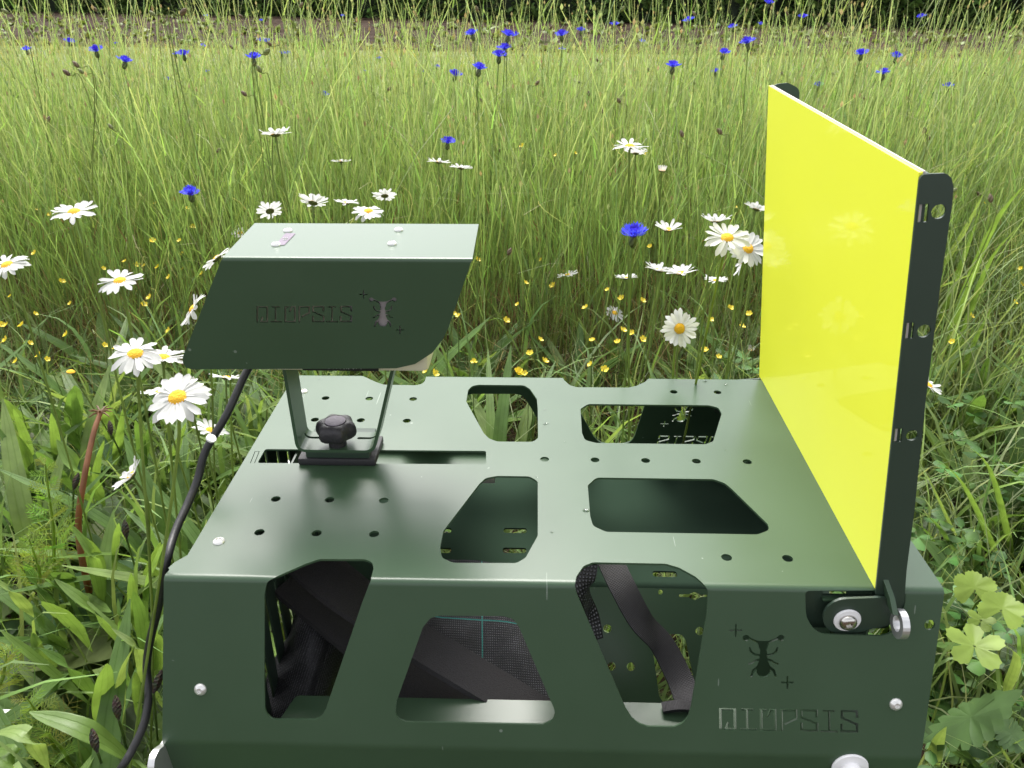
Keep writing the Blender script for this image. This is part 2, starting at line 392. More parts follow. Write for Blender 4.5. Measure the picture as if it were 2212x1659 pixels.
def turf_material():
    m, nt, b = newmat('short turf')
    tc = N(nt, 'ShaderNodeTexCoord'); n1 = N(nt, 'ShaderNodeTexNoise'); n1.inputs['Scale'].default_value = 3; n1.inputs['Detail'].default_value = 10
    L(nt, tc.outputs['Object'], n1.inputs['Vector'])
    cr = N(nt, 'ShaderNodeValToRGB'); cr.color_ramp.elements[0].position = .3; cr.color_ramp.elements[0].color = (.07, .10, .025, 1)
    cr.color_ramp.elements[1].position = .7; cr.color_ramp.elements[1].color = (.17, .19, .06, 1)
    L(nt, n1.outputs[0], cr.inputs[0]); L(nt, cr.outputs[0], b.inputs['Base Color']); b.inputs['Roughness'].default_value = .9
    return m
V, F = [], []
nx, ny = 90, 90
gx = np.concatenate([np.linspace(-200, -8, 15), np.linspace(-7, 7, 60), np.linspace(8, 200, 15)])
gy = np.concatenate([np.linspace(-120, -4, 10), np.linspace(-3, 5, 65), np.linspace(6, 260, 15)])
for yy in gy:
    for xx in gx:
        z = 0
        if abs(xx) < 6.5 and -2.5 < yy < 4.5: z = .012*noise.noise(Vector((xx*3, yy*3, 0)))+.008*noise.noise(Vector((xx*9, yy*9, 2)))
        V.append((xx, yy, z-.012))
for j in range(len(gy)-1):
    for i in range(len(gx)-1):
        a = j*len(gx)+i; F.append((a, a+1, a+len(gx)+1, a+len(gx)))
tag(mk('ground', V, F, SOILM), 'brown earth under the meadow plants', None, None, 'structure')
# pale grass path beyond the flowers
def strip(name, p, z, mat, kind='structure', lab=None):
    return tag(mk(name, [(x, y, z) for x, y in p], [tuple(range(len(p)))], mat), lab, None, None, kind)
strip('grass_path', [(-26, 3.0), (26, 3.0), (26, 5.5), (-26, 13.6)], .004, turf_material(), lab='pale mown grass path beyond the flower strip')
# tilled soil band with clods
def soil_near(x): return 9.5-.155*x
def soil_far(x): return 14.9-.34*x
V, F = [], []; nx, ny = 230, 110
for j in range(ny+1):
    for i in range(nx+1):
        x = -20+36*i/nx; a, b = soil_near(x), soil_far(x)+1.5; y = a+(b-a)*j/ny
        r = .5+.5*math.sin((y+.27*x)*8.0)
        z = .01+.015*r*min(1, j/4)+.025*abs(noise.noise(Vector((x*4, y*4, 0))))+.045*max(0, noise.noise(Vector((x*11, y*11, 5))))
        V.append((x, y, z if j else .006))
for j in range(ny):
    for i in range(nx):
        a = j*(nx+1)+i; F.append((a, a+1, a+nx+2, a+nx+1))
tag(mk('soil', V, F, SOILM, smooth=False), 'bare tilled brown soil band in front of the hedge', None, None, 'structure')

# ================================================================== THE METAL STAND
stand = tag(empty('trap_stand', (0.09, .18, 0)), 'dark green sheet metal stand with cut out openings and round holes in its flat top', 'metal stand')
T_ = R(18.5); S_ = .1448; K_ = .075; D0 = .362; TH = .002
sn, cs = math.sin(T_), math.cos(T_)
PN = Path([(-S_-K_, -S_*sn+.004, -S_*cs-K_), (-S_, -S_*sn, -S_*cs), (0, 0, 0), (D0, D0, 0), (D0+S_, D0+S_*sn, -S_*cs), (D0+S_+K_, D0+S_*sn, -S_*cs-K_)], [.003, .0042, .0042, .003])
def shell_fn(u, v, w):
    p = PN.at(v, w-TH/2); return (u, p.x, H0+p.y)
def T(u, v): p = atz(u, v, H0); return (p.x, p.y)
def Fp(u, v):
    p = on(u, v, (0, 0, H0), (0, -cs, sn)); return (p.x, -(H0-p.z)/cs)
def TF(u, v):
    p = T(u, v); return p if p[1] >= 0 else Fp(u, v)
def conv(zf, pts, f=TF): return [f(*zf(x, y)) for x, y in pts]
mirr = lambda pl: [(x, D0-v) for x, v in pl]
XL, XR = -.2132, .4062
outl = [(-.2240, -S_-K_), (-.2238, -S_), (XL-.0005, -.004), (XL, .004), (XL+.001, .0085), (XL-.001, .011), (XL+.0015, .018), (XL+.0085, .027), (XL+.0085, D0-.027)]
outl += [(XL+.0015, D0-.018), (XL-.001, D0-.011), (XL+.001, D0-.0085), (XL, D0-.004), (XL-.0005, D0+.004), (-.2238, D0+S_), (-.2240, D0+S_+K_)]
outl += [(.4000, D0+S_+K_), (.4000, D0+S_), (XR, D0+.003), (XR, D0-.003), (XR-.001, D0-.06), (XR-.001, .06), (XR, .003), (XR, -.003), (.4000, -S_), (.4000, -S_-K_)]
z5 = zo(640, 1380, 3.772); z2 = zo(380, 1350, 2.127); z6 = zo(1420, 1380, 3.605); z7 = zo(1980, 1440, 5.821); zp = zo(1080, 900, 2.458)
h1 = fillet(conv(z5, [(600, 66), (470, 110), (150, 250), (103, 285), (80, 400), (78, 1200), (84, 1480), (100, 1530), (150, 1575), (190, 1580), (560, 1581), (610, 1560), (655, 1490), (1000, 480), (1080, 270), (1110, 150), (1095, 95), (1030, 68)]), .008)
h2 = fillet(conv(z2, [(1300, 860), (1294, 920), (1310, 950), (1350, 968), (2080, 982), (2130, 960), (2143, 920), (2135, 890), (1950, 460), (1920, 420), (1870, 405), (1530, 402), (1480, 415), (1440, 465)]), .006)
h3 = fillet(conv(z6, [(225, 92), (880, 105), (1000, 140), (1150, 222), (1240, 305), (1262, 350), (1252, 550), (1112, 1390), (1085, 1480), (1040, 1540), (960, 1578), (720, 1575), (640, 1550), (580, 1500), (520, 1410), (240, 760), (80, 380), (60, 300), (75, 220), (140, 125)]), .007)
pocket = fillet(conv(z7, [(190, 215), (202, 520), (215, 600), (260, 690), (330, 780), (430, 835), (540, 852), (1290, 872), (1400, 845), (1500, 780), (1590, 640), (1648, 380), (1652, 250), (1620, 205)]), .004)
# pocket must stay below the bend on top: clamp
pocket = [(x, min(v, -.0002)) for x, v in pocket]
hA = fillet(conv(zp, [(285, 152), (565, 155), (602, 178), (645, 240), (650, 300), (652, 480), (620, 503), (400, 501), (350, 482), (318, 450), (210, 255), (222, 185), (245, 160)]), .008)
hB = fillet(conv(zp, [(960, 270), (1700, 278), (1760, 292), (1780, 330), (1728, 500), (1680, 518), (1010, 510), (940, 492), (922, 450), (912, 300)]), .007)
hC = fillet(conv(zp, [(400, 712), (600, 715), (650, 745), (650, 1080), (575, 1215), (520, 1248), (130, 1246), (60, 1215), (50, 1150), (70, 1050), (100, 1010), (290, 762), (330, 725)]), .008)
hD = fillet(conv(zp, [(1010, 722), (1730, 732), (1800, 757), (1845, 795), (2065, 1010), (2072, 1045), (2000, 1072), (1070, 1056), (990, 1020), (972, 960), (957, 770)]), .008)
slot = fillet([T(573, 970), T(1050, 974), T(1050, 1003), T(556, 1000)], .003)
holes = [h1, h2, h3, pocket, mirr(h1), mirr(h2), mirr(h3), mirr(pocket), hA, hB, hC, hD, slot]
rH = .0044
for i in range(3):
    for y in (.2539, .303, .10791, .05884): holes.append(circle(-.15398+.05*i, y, rH))
for i in range(5): holes.append(circle(.09426+.05*i, .18094, rH))
for i in range(2):
    for y in (.03506, .32683): holes.append(circle(.2438+.05*i, y, rH))
px, pv = Fp(2008, 1350); holes.append(circle(px, pv, .0042)); holes.append(circle(px, D0-pv, .0042))
# small rectangular score at the end of the slot
q = [T(541, 1000), T(551, 975), T(560, 975), T(550, 1000)]
holes.append(stroke([q[0], q[1], q[2], q[3]], .0007))
# lettering and emblem
glyphs = [
 ('s', [(190, 465), (190, 300), (300, 300), (300, 463), (230, 463), (248, 412)]),
 ('I', (392, 350, 440, 338, 465)),
 ('s', [(550, 350), (572, 298), (606, 298), (606, 462), (500, 462), (500, 300), (534, 300)]),
 ('s', [(655, 465), (655, 298), (765, 298), (765, 365), (682, 408)]),
 ('s', [(922, 345), (922, 296), (806, 296), (806, 352), (924, 402), (924, 460), (806, 460), (806, 404)]),
 ('I', (1017, 970, 1060, 952, 1082)),
 ('s', [(1232, 345), (1228, 296), (1116, 296), (1116, 352), (1230, 402), (1230, 460), (1112, 460), (1112, 404)]),
]
fly = [(0, 240), (40, 238), (72, 226), (104, 208), (112, 196), (130, 192), (148, 200), (155, 216), (148, 234), (132, 244), (114, 238), (106, 228), (78, 240), (44, 258), (36, 270), (36, 286), (24, 308), (27, 340),
       (62, 336), (84, 318), (96, 288), (108, 288), (102, 322), (74, 350), (30, 358), (30, 374), (62, 384), (88, 404), (112, 410), (112, 422), (86, 418), (58, 398), (34, 396), (50, 434), (84, 462), (98, 512), (92, 520), (82, 516), (70, 482), (52, 462), (50, 488), (32, 514), (0, 522)]
def emblem(mapf, wd, k=1):
    out = []
    for kind, g in glyphs:
        if kind == 's': out.append(stroke([mapf(*p) for p in g], wd))
        else:
            c, tl, tr, bl, br = g; y0, y1, h = 298, 462, 8
            out.append([mapf(*p) for p in [(tl, y0-h), (tr, y0-h), (tr, y0+h), (c+h, y0+h), (c+h, y1-h), (br, y1-h), (br, y1+h), (bl, y1+h), (bl, y1-h), (c-h, y1-h), (c-h, y0+h), (tl, y0+h)]])
    return out
def flyshape(mapf):
    f = [mapf(p[0], p[1]) for p in fly] + [mapf(-p[0], p[1]) for p in reversed(fly[1:-1])]
    return [f]
def cross(mapf, c, a=46, h=6):
    x, y = c
    return [mapf(*p) for p in [(x-h, y-a), (x+h, y-a), (x+h, y-h), (x+a, y-h), (x+a, y+h), (x+h, y+h), (x+h, y+a), (x-h, y+a), (x-h, y+h), (x-a, y+h), (x-a, y-h), (x-h, y-h)]]
zt = zo(1700, 1480, 4.366)
def mtext(x, y):
    s, t = (x-180)/1060, (y-290)/180
    X = 425+1520*s+4*t; Y = 1266+30*s+(236+8*s)*t
    return Fp(*zt(X, Y))
def mfly(x, y): return Fp(*zt(912+x*1.487, 470+(y-194)*1.415))
def mcr(cx, cy): return lambda x, y: Fp(*zt(cx+(x)*1.5, cy+(y)*1.5))
deco = emblem(mtext, .0021) + flyshape(mfly) + [cross(mcr(609, 418), (0, 0)), cross(mcr(1173, 988), (0, 0))]
gl_ = len(glyphs); xf_ = mfly(0, 300)[0]
holes += deco + [[(2*xf_-x+.054, D0-v) for x, v in p] for p in deco[:gl_]] + [[(2*xf_-x, D0-v) for x, v in p] for p in deco[gl_:]]
shell = sheet('folded_shell', outl, holes, TH, shell_fn, COAT_TOP, stand, PN.cuts())

def rivet(p, n, parent, r=.0052, mat=RIVET, socket=True):
    n = Vector(n).normalized()
    o = lathe('rivet', [(r*1.0, 0), (r, .0006), (r*.92, .0014), (r*.7, .0024), (r*.42, .003), (r*.40, .0029), (r*.36, .0016), (.0001, .0014)], Vector(p)-n*.0004, n, mat, parent, 18, 50)
    return o
for u, v in ((473, 1170), (655, 846)): p = atz(u, v, H0); rivet(p+Vector((0, 0, .0002)), (0, 0, 1), stand)
nF = Vector((0, -cs, sn))
for u, v in ((433, 1489), (1935, 1521)): rivet(on(u, v, (0, 0, H0), nF)+nF*.0003, nF, stand)
# inner flange at the foot of the front panel, and its twin at the back
zb = H0-S_*cs
def flange(y0, y1, xa, xb, name='bottom_flange'):
    o = fillet([(xa, y0), (xb, y0), (xb, y1), (xa+.012, y1)] if y1 > y0 else [(xa, y0), (xb, y0), (xb, y1), (xa, y1)], .005)
    return sheet(name, o, [], .002, lambda u, v, w: (u, v, zb+.004+w), COAT_TOP, stand)
yF = -S_*sn+.004
flange(yF, yF+.042, -.135, .37)
flange(D0-yF-.042, D0-yF, -.2, .37)
# inner tray: level rear part with strap slots, sloping front part with holes and an opening
def tray_pt(u, v): return atz(u, v, zb)
ytr = tray_pt(1390, 1262).y
PT = Path([(0, ytr-.155, zb-.175), (.2335, ytr, zb), (.2335+.30, ytr+.30, zb)], [.003])
L0 = math.hypot(.155, .175); PT.n = [(0, ytr-.155, zb-.175), (L0, ytr, zb), (L0+D0+.03-ytr, D0+.03, zb)]
tn = Vector((0, -.175, .155)).normalized()
def Tr(u, v):
    p = on(u, v, (0, ytr, zb), (0, -.175, .155)); return (p.x, L0-(Vector((0, ytr, zb))-Vector((0, p.y, p.z))).length)
def Tf(u, v): p = tray_pt(u, v); return (p.x, L0+p.y-ytr)
th = []
for c in ((990, 1147, 1112, 1147), (990, 1190, 1112, 1190)):
    pass
for (ua, ub, vv) in ((940, 975, 1147), (1088, 1138, 1147), (940, 975, 1190), (1086, 1137, 1190), (1320, 1330, 1240), (1410, 1462, 1241)):
    a, b = Tf(ua, vv), Tf(ub, vv); h = .0045
    th.append(fillet([(a[0], a[1]-h), (b[0], a[1]-h), (b[0], a[1]+h), (a[0], a[1]+h)], .0035))
for c in ((355, 690), (392, 1030), (566, 1033), (1185, 712), (832, 362)):
    p = Tr(*z6(*c)); th.append(circle(p[0], p[1], .0042 if c[1] != 362 else .0025))
th.append(fillet(conv(z6, [(770, 740), (1020, 740), (1060, 790), (1150, 1230), (1100, 1380), (870, 1370), (820, 1300), (765, 900)], Tr), .007))
p = Tr(*z6(1140, 395)); th.append(fillet([(p[0]-.016, p[1]-.0012), (p[0]-.006, p[1]-.0015), (p[0], p[1]-.0045), (p[0]+.006, p[1]-.0015), (p[0]+.016, p[1]-.0005), (p[0]+.016, p[1]+.001), (p[0]+.006, p[1]+.0015), (p[0], p[1]+.004), (p[0]-.006, p[1]+.0015), (p[0]-.016, p[1]+.0012)], .001))
yw = L0+D0-ytr
tray_ = sheet('inner_tray', [(.045, .02), (.385, .02), (.395, yw), (-.2, yw), (-.2, L0-.02), (.045, L0-.02)], th, .002, lambda u, v, w: (u, *PT.at(v, w)), COAT_SHADED, stand, PT.cuts())
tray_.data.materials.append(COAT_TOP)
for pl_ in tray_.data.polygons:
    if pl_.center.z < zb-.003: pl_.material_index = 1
# end panels: left one slatted by tall slots
def endp(x, holes_, name):
    o = [(.006, H0-.004), (D0-.006, H0-.004), (D0+S_*sn-.008, zb), (D0+S_*sn-.008, zb-.06), (-S_*sn+.008, zb-.06), (-S_*sn+.008, zb)]
    return sheet(name, fillet(o, .004), holes_, .002, lambda u, v, w: (x+w, u, v), COAT_IN, stand)
sl_ = []
for k in range(11):
    y = .012+k*.034; sl_.append(fillet([(y, zb-.02), (y+.014, zb-.02), (y+.012, H0-.018), (y+.006, H0-.012)], .003))
endp(XL+.0095, [fillet([(.012+k*.034, zb-.02), (.026+k*.034, zb-.02), (.024+k*.034, H0-.018), (.018+k*.034, H0-.012)], .003) for k in range(11)], 'slatted_end_panel')
sl_ = []
for k in range(12):
    y = .02+k*.027; sl_.append(fillet([(y, zb-.05), (y+.012, zb-.05), (y+.009, H0-.022), (y+.004, H0-.016)], .002))
endp(-.158, sl_, 'slatted_panel')
endp(XR-.012, [fillet([(.12, zb-.02), (.25, zb-.02), (.24, H0-.06), (.13, H0-.06)], .01), fillet([(.02, zb), (.07, zb), (.07, H0-.07), (.03, H0-.07)], .006)], 'end_panel')
# rail under the slot
box('slot_rail', (-.05, .1695, H0-.022), (.045, .1715, H0-.006), ALU, stand, .0005)
# hinge tabs and pivots
def fx(x, y): return on(*z7(x, y), (0, 0, H0), (0, -cs, sn))
xa, xb = fx(225, 300).x, fx(1600, 300).x
for yy, sg in ((0, 1), (D0, -1)):
    o = fillet([(xa, H0-.003), (xa, H0-.045), (xb, H0-.045), (xb, H0-.003)], .006)
    y_ = yy+sg*.0045
    sheet('hinge_tab', o, [[(fx(500, 0).x, H0-.0065), (fx(1230, 0).x, H0-.0065), (fx(1230, 0).x, H0-.0105), (fx(500, 0).x, H0-.0105)]], .002, lambda u, v, w, y_=y_: (u, y_+w, v), COAT_IN, stand)
    box('hinge_lip', (fx(500, 0).x, min(y_, y_-sg*.005), H0-.0135), (fx(1230, 0).x, max(y_, y_-sg*.005), H0-.0115), COAT_TOP, stand, .0004)
# lower bolt with nylon washer
c0 = PN.at(-S_-.006, 0); cb = on(*zo(1800, 1850, 5.53)(1785, 360), (0, c0.x, 0), (0, 1, 0)); ax = Vector((0, -1, .05))
lathe('nylon_washer', [(.0145, .0005), (.0150, .0018), (.0145, .003), (.006, .0032)], cb, ax, WHITEP, stand, 28)
lathe('pivot_bolt', [(.0078, .003), (.0078, .008), (.0066, .011), (.004, .0115), (.0038, .009), (.0001, .009)], cb, ax, WHITEP, stand, 22)
# legs: flat aluminium bars bolted to the ends
def leg(x, y, yt, sgn):
    pl = fillet([(yt-.02, H0-.11), (yt+.02, H0-.11), (yt+.022, H0-.16), (y+.014, .0), (y-.014, .0), (yt-.022, H0-.16)], .016)
    return sheet('leg', pl, [circle(yt, H0-.13, .004)], .006, lambda u, v, w: (x+w, u, v), ALU, stand)
for x, s in ((XL-.0085, -1), (XR-.0185, 1)):
    leg(x, -.03, .03, s) if s > 0 else None
    leg(x, D0+.03, D0-.03, s)
# the rounded lug seen at the lower left corner
pL = [on(u, v, (XL-.012, 0, 0), (1, 0, 0)) for u, v in ((353, 1608), (338, 1618), (328, 1635), (325, 1659), (325, 1700))]
pl = fillet([(pL[0].y+.03, pL[0].z-.004), (pL[0].y, pL[0].z), (pL[1].y, pL[1].z), (pL[2].y, pL[2].z), (pL[3].y, pL[3].z), (pL[4].y, pL[4].z-.02), (-.03, 0), (.0, 0), (.02, pL[0].z-.06)], .012)
sheet('leg', pl, [], .0055, lambda u, v, w: (XL-.012+w, u, v), ALU, stand)

# ------------------------------------------------------------------ cloth, foam and webbing kept inside the stand
def ribbon(name, pts, wid, mat, parent=None, up=(0, 0, 1), th=.0025, k=8, wfn=None, label=None, cat=None, nx=4):
    P = catmull(pts, k); V, F, UV = [], [], []; m = len(P); tot = 0
    for i, p in enumerate(P):
        t = (P[min(i+1, m-1)]-P[max(i-1, 0)]).normalized(); s = t.cross(Vector(up)).normalized(); n = s.cross(t)
        if i: tot += (p-P[i-1]).length
        ww = wid*(wfn(i/(m-1)) if wfn else 1)
        for side in (1, -1):
            for j in range(nx+1):
                a = (j/nx-.5); V.append(p+s*a*ww+n*side*th/2); UV.append((a*wid*20, tot*20))
    r = 2*(nx+1)
    for i in range(m-1):
        for j in range(nx):
            a = i*r+j; F.append((a, a+1, a+r+1, a+r)); b = i*r+nx+1+j; F.append((b, b+r, b+r+1, b+1))
        F.append((i*r, (i+1)*r, (i+1)*r+nx+1, i*r+nx+1)); F.append((i*r+nx, i*r+2*nx+1, (i+1)*r+2*nx+1, (i+1)*r+nx))
    o = mk(name, V, F, mat, parent, uv=UV, origin=P[0] if parent is None else None)
    if label: tag(o, label, cat)
    return o
zi = H0-.075
# rolled black mesh cloth: a roll lying obliquely in the left bay
A = atz(*z5(400, 1390), zb-.055); B = atz(*z5(690, 560), zb-.0)
ax = (B-A); axn = ax.normalized(); t = axn.orthogonal().normalized(); b = axn.cross(t)
V, F, UV = [], [], []; nr, nl = 40, 26
for i in range(nl+1):
    p = A-axn*.02+axn*(ax.length+.05)*i/nl
    for k in range(nr):
        a = 2*math.pi*k/nr
        r = .033+.0035*math.sin(a*3+i*.25)+.0025*noise.noise(Vector((i*.3, math.cos(a)*2, math.sin(a)*2)))
        V.append(p+(t*math.cos(a)+b*math.sin(a))*r); UV.append((k/nr*6, i*.25))
for i in range(nl):
    for k in range(nr): F.append((i*nr+k, i*nr+(k+1) % nr, (i+1)*nr+(k+1) % nr, (i+1)*nr+k))
F.append(tuple(reversed(range(nr)))); F.append(tuple(range(nl*nr, nl*nr+nr)))
tag(mk('cloth_roll', V, F, MESHCLOTH, uv=UV, origin=A), 'black mesh cloth rolled up behind the left front opening of the stand', 'cloth')
# foam strap crossing the two left openings
zs = H0-.055
ribbon('foam_strap', [atz(590, 1140, H0-.035), atz(720, 1262, H0-.060), atz(880, 1372, H0-.095), atz(1040, 1470, H0-.130), atz(1240, 1590, H0-.175)], .040, FOAM, th=.006, label='wide black foam strap lying diagonally behind the two left front openings', cat='strap')
ribbon('foam_pad', [atz(650, 1230, H0-.085), atz(770, 1330, H0-.115), atz(900, 1440, H0-.15), atz(1080, 1600, H0-.20)], .075, FOAM, th=.006, label='black foam pad under the wide strap behind the trapezoid opening', cat='pad')
# woven sheet
P4 = [atz(900, 1200, zb+.014), atz(1240, 1230, zb+.014), atz(1300, 1640, zb-.09), atz(860, 1620, zb-.09)]
V, F, UV = [], [], []; n = 16
for j in range(n+1):
    for i in range(n+1):
        s, t2 = i/n, j/n; p = (P4[0]*(1-s)+P4[1]*s)*(1-t2)+(P4[3]*(1-s)+P4[2]*s)*t2
        p = p+Vector((0, 0, .006*noise.noise(p*22))); V.append(p); UV.append((s*1.0, 1-t2*1.0))
for j in range(n):
    for i in range(n): a = j*(n+1)+i; F.append((a, a+1, a+n+2, a+n+1))
tag(mk('woven_sheet', V, F, WOVEN, uv=UV, origin=P4[0]), 'folded black woven sheet with thin teal threads inside the trapezoid opening', 'cloth')
# webbing strap in the right opening
ribbon('webbing_strap', [atz(*z6(370, 60), H0-.035), atz(*z6(500, 330), H0-.05), atz(*z6(660, 620), H0-.075), atz(*z6(850, 840), H0-.10), atz(*z6(1010, 1150), H0-.125), atz(*z6(1100, 1390), zb+.004)], .0235, WEBBING, th=.0018, up=(0, -.4, 1), label='black webbing strap hanging down behind the tall right front opening', cat='strap')
ribbon('webbing_end', [atz(*z6(1130, 1400), zb+.009), atz(*z6(1000, 1385), zb+.012), atz(*z6(850, 1405), zb+.009)], .010, WEBBING, th=.003, label='folded black end of the webbing strap on the lip of the right opening', cat='strap')
ribbon('mesh_band', [atz(*z6(170, 110), H0-.02), atz(*z6(140, 330), H0-.04), atz(*z6(190, 560), H0-.07), atz(*z6(230, 800), H0-.09)], .020, MESHCLOTH, th=.003, up=(.4, -.3, 1), label='black mesh band curling at the left rim of the tall right front opening', cat='cloth')

# ================================================================== CAMERA UNIT
YH = .130; DH = .104
unit = tag(empty('camera_unit', (-.11, .181, H0)), 'dark green hooded camera unit on a U bracket clamped in the slot of the stand', 'camera unit')
zh = zo(430, 500, 2.304)
def Hf(x, y): p = on(*zh(x, y), (0, YH, 0), (0, 1, 0)); return p
ztop = Hf(1000, 335).z
def Hp(x, y): p = Hf(x, y); return (p.x, -(ztop-p.z))
def hT(x, y): p = atz(*zh(x, y), ztop); return (p.x, p.y-YH)
print('hood top z', ztop, 'depth', hT(600, 133), hT(1500, 126), 'slot', T(567, 970), T(556, 1000))
Dh = (hT(600, 136)[1]+hT(1500, 125)[1])/2
zlow = Hf(600, 973).z; Hh = ztop-zlow
PH = Path([(-Hh-.02, YH, ztop-Hh-.02), (0, YH, ztop), (Dh, YH+Dh, ztop), (Dh+Hh+.02, YH+Dh, ztop-Hh-.02)], [.0035, .0035])
side = [Hp(290, 332), Hp(62, 905), Hp(64, 940), Hp(80, 965), Hp(110, 976), Hp(1290, 970), Hp(1400, 945), Hp(1500, 880), Hp(1562, 800), Hp(1592, 735), Hp(1730, 338)]
sl2 = [side[0][0], side[-1][0]]
bx = hT(470, 138); bx2 = hT(1770, 122)
left = [(x, v) for x, v in side]
o = [(sl2[0], 0)] + left[1:-1] + [(sl2[1], 0)]
o2 = [(bx2[0], Dh)] + [(x+(bx2[0]-sl2[1])*1.0, Dh-v) for x, v in reversed(left[1:-1])] + [(bx[0], Dh)]
zg = zo(600, 700, 4.424)
def mh(x, y): p = on(*zg(x, y), (0, YH, 0), (0, 1, 0)); return (p.x, -(ztop-p.z))
hh = emblem(mh, .0015) + flyshape(lambda x, y: mh(1578+x, y)) + [cross(mh, (1366, 160)), cross(mh, (1769, 553))]
hh = hh + [[(x, Dh-v) for x, v in p] for p in hh]
hood = sheet('hood', o+o2, hh, .002, lambda u, v, w: (u, *PH.at(v, w-.001)), COAT_TOP, unit, PH.cuts())
for c in ((668, 180), (600, 260), (1306, 175), (1268, 255)): rivet(atz(*zh(*c), ztop)+Vector((0, 0, .0003)), (0, 0, 1), hood, .0042)
# sticker with digits
st = [atz(*zh(*c), ztop+.0004) for c in ((655, 190), (712, 192), (648, 258), (592, 262))]
sk = mk('sticker', st, [(0, 1, 2, 3)], STICK, unit, False)
def text_obj(name, body, size, loc, xdir, ydir, mat, parent, sx=1):
    cu = bpy.data.curves.new(name, 'FONT'); cu.body = body; cu.size = size; cu.align_x = 'CENTER'; cu.align_y = 'CENTER'; cu.extrude = .0001; cu.resolution_u = 2
    ob = bpy.data.objects.new('tmp', cu); COL.objects.link(ob)
    dg = bpy.context.evaluated_depsgraph_get(); dg.update(); me = bpy.data.meshes.new_from_object(ob.evaluated_get(dg)); bpy.data.objects.remove(ob)
    X, Y = Vector(xdir).normalized(), Vector(ydir).normalized(); Z = X.cross(Y); off = off_of(parent)
    for v in me.vertices: v.co = Vector(loc)+X*v.co.x*sx+Y*v.co.y+Z*v.co.z-off
    me.materials.clear(); me.materials.append(mat); me.name = name
    return link(bpy.data.objects.new(name, me), parent)
cst = (st[0]+st[1]+st[2]+st[3])/4+Vector((0, 0, .0003))
text_obj('sticker_digits', '316', .006, cst, (.35, -1, 0), (1, .35, 0), LETTER, sk)
# camera body under the hood
bl = Hf(380, 985); br = Hf(1478, 985)
xb0, xb1 = Hf(330, 970).x, Hf(1474, 940).x
zbb = on(*zh(1300, 992), (0, YH+.008, 0), (0, 1, 0)).z
body = box('camera_body', (xb0+.01, YH+.006, zbb), (xb1, YH+Dh-.006, ztop-.012), CREAM, unit, .006)
box('body_front', (Hf(1000, 500).x, YH+.0035, zlow+.02), (Hf(1330, 500).x, YH+.0055, ztop-.025), GREYP, unit, .0005)
zl0 = on(*zh(900, 987), (0, YH+.0015, 0), (0, 1, 0)).z
la, lb = Hf(745, 975).x, Hf(1185, 975).x
lab = box('name_label', (la, YH+.0025, zl0), (lb, YH+.0045, zl0+.012), LABELM, unit, .0002)
text_obj('label_lettering', 'DIOPSIS 374', .0105, ((la+lb)/2+.004, YH+.0023, zl0+.0052), (1, 0, 0), (0, 0, 1), LETTER, lab, .55)
# bracket
zk = zo(680, 900, 5.53)
yb0 = .181-.021
zbase = H0+.0135
def Bf(x, y): return on(*zk(x, y), (0, yb0, 0), (0, 1, 0))
a0 = Bf(310, 1230); a1 = Bf(1440, 1230); t0 = Bf(165, 130); t1 = Bf(1665, 130)
zbr = Bf(800, 1262).z; tw = .003
back = .042
ybk = on(*zk(700, 1045), (0, 0, zbr), (0, 0, 1)).y
back = .034; print('bracket', yb0, ybk, zbr, H0)
dxl = (t0.x-a0.x); hz = t0.z-zbr
Pb = Path([(0, t0.x, t0.z), (hz, a0.x+.003, zbr), (hz+(a1.x-a0.x), a1.x-.003, zbr), (hz*2+(a1.x-a0.x), t1.x, t1.z)], [.009, .009])
Lb = [Vector(n_[1:]) for n_ in Pb.n]; vv_ = [0]
for i in range(3): vv_.append(vv_[-1]+(Lb[i+1]-Lb[i]).length)
Pb.n = [(vv_[i], *Lb[i]) for i in range(4)]
sa = vv_[1]+.006; sb = vv_[2]-.006
bh = [fillet([(.021, sa-.012), (.024, sa-.012), (.0245, sa+.014), (.0205, sa+.014)], .0018), fillet([(.021, sb+.010), (.024, sb+.010), (.0245, sb-.014), (.0205, sb-.014)], .0018)]
sheet('bracket', [(0, 0), (back, 0), (back, vv_[3]), (0, vv_[3])], bh, tw, lambda u, v, w: (Pb.at(v, w).x, yb0+u, Pb.at(v, w).y), COAT_TOP, unit, Pb.cuts())
e0 = atz(*zk(365, 1455), H0+.0005); e1 = atz(*zk(1440, 1455), H0+.0005)
box('clamp_block', (e0.x, e0.y, H0+.0003), (e1.x, e0.y+.046, H0+.008), RUBBER, unit, .0015)
box('clamp_spacer', (e0.x+.008, e0.y+.002, H0+.008), (e1.x-.006, e0.y+.044, zbr-.0016), COAT_IN, unit, .0008)
# six lobed knob
kc = on(*zk(912, 1170), (0, 0, zbr+.001), (0, 0, 1)); kc = Vector((kc.x, kc.y, zbr+.001))
lathe('knob_stem', [(.0085, 0), (.0088, .002), (.008, .009)], kc, (0, 0, 1), KNOB, unit, 20)
V, F = [], []; nk = 72
for (h, s) in ((.0085, .52), (.0095, .80), (.012, .94), (.015, 1.0), (.020, .99), (.0235, .93), (.0258, .80), (.0268, .66), (.0268, .56), (.0262, .52), (.0262, .02)):
    for k in range(nk):
        a = 2*math.pi*k/nk; lob = .5+.5*math.cos(6*a+.5); f = 1 if s < .6 else (.84+.16*lob**1.2)
        rr = .0202*s*f; V.append(kc+Vector((rr*math.cos(a), rr*math.sin(a), h)))
nl_ = len(V)//nk
for i in range(nl_-1):
    for k in range(nk): F.append((i*nk+k, i*nk+(k+1) % nk, (i+1)*nk+(k+1) % nk, (i+1)*nk+k))
F.append(tuple(reversed(range(nk)))); F.append(tuple(range((nl_-1)*nk, nl_*nk)))
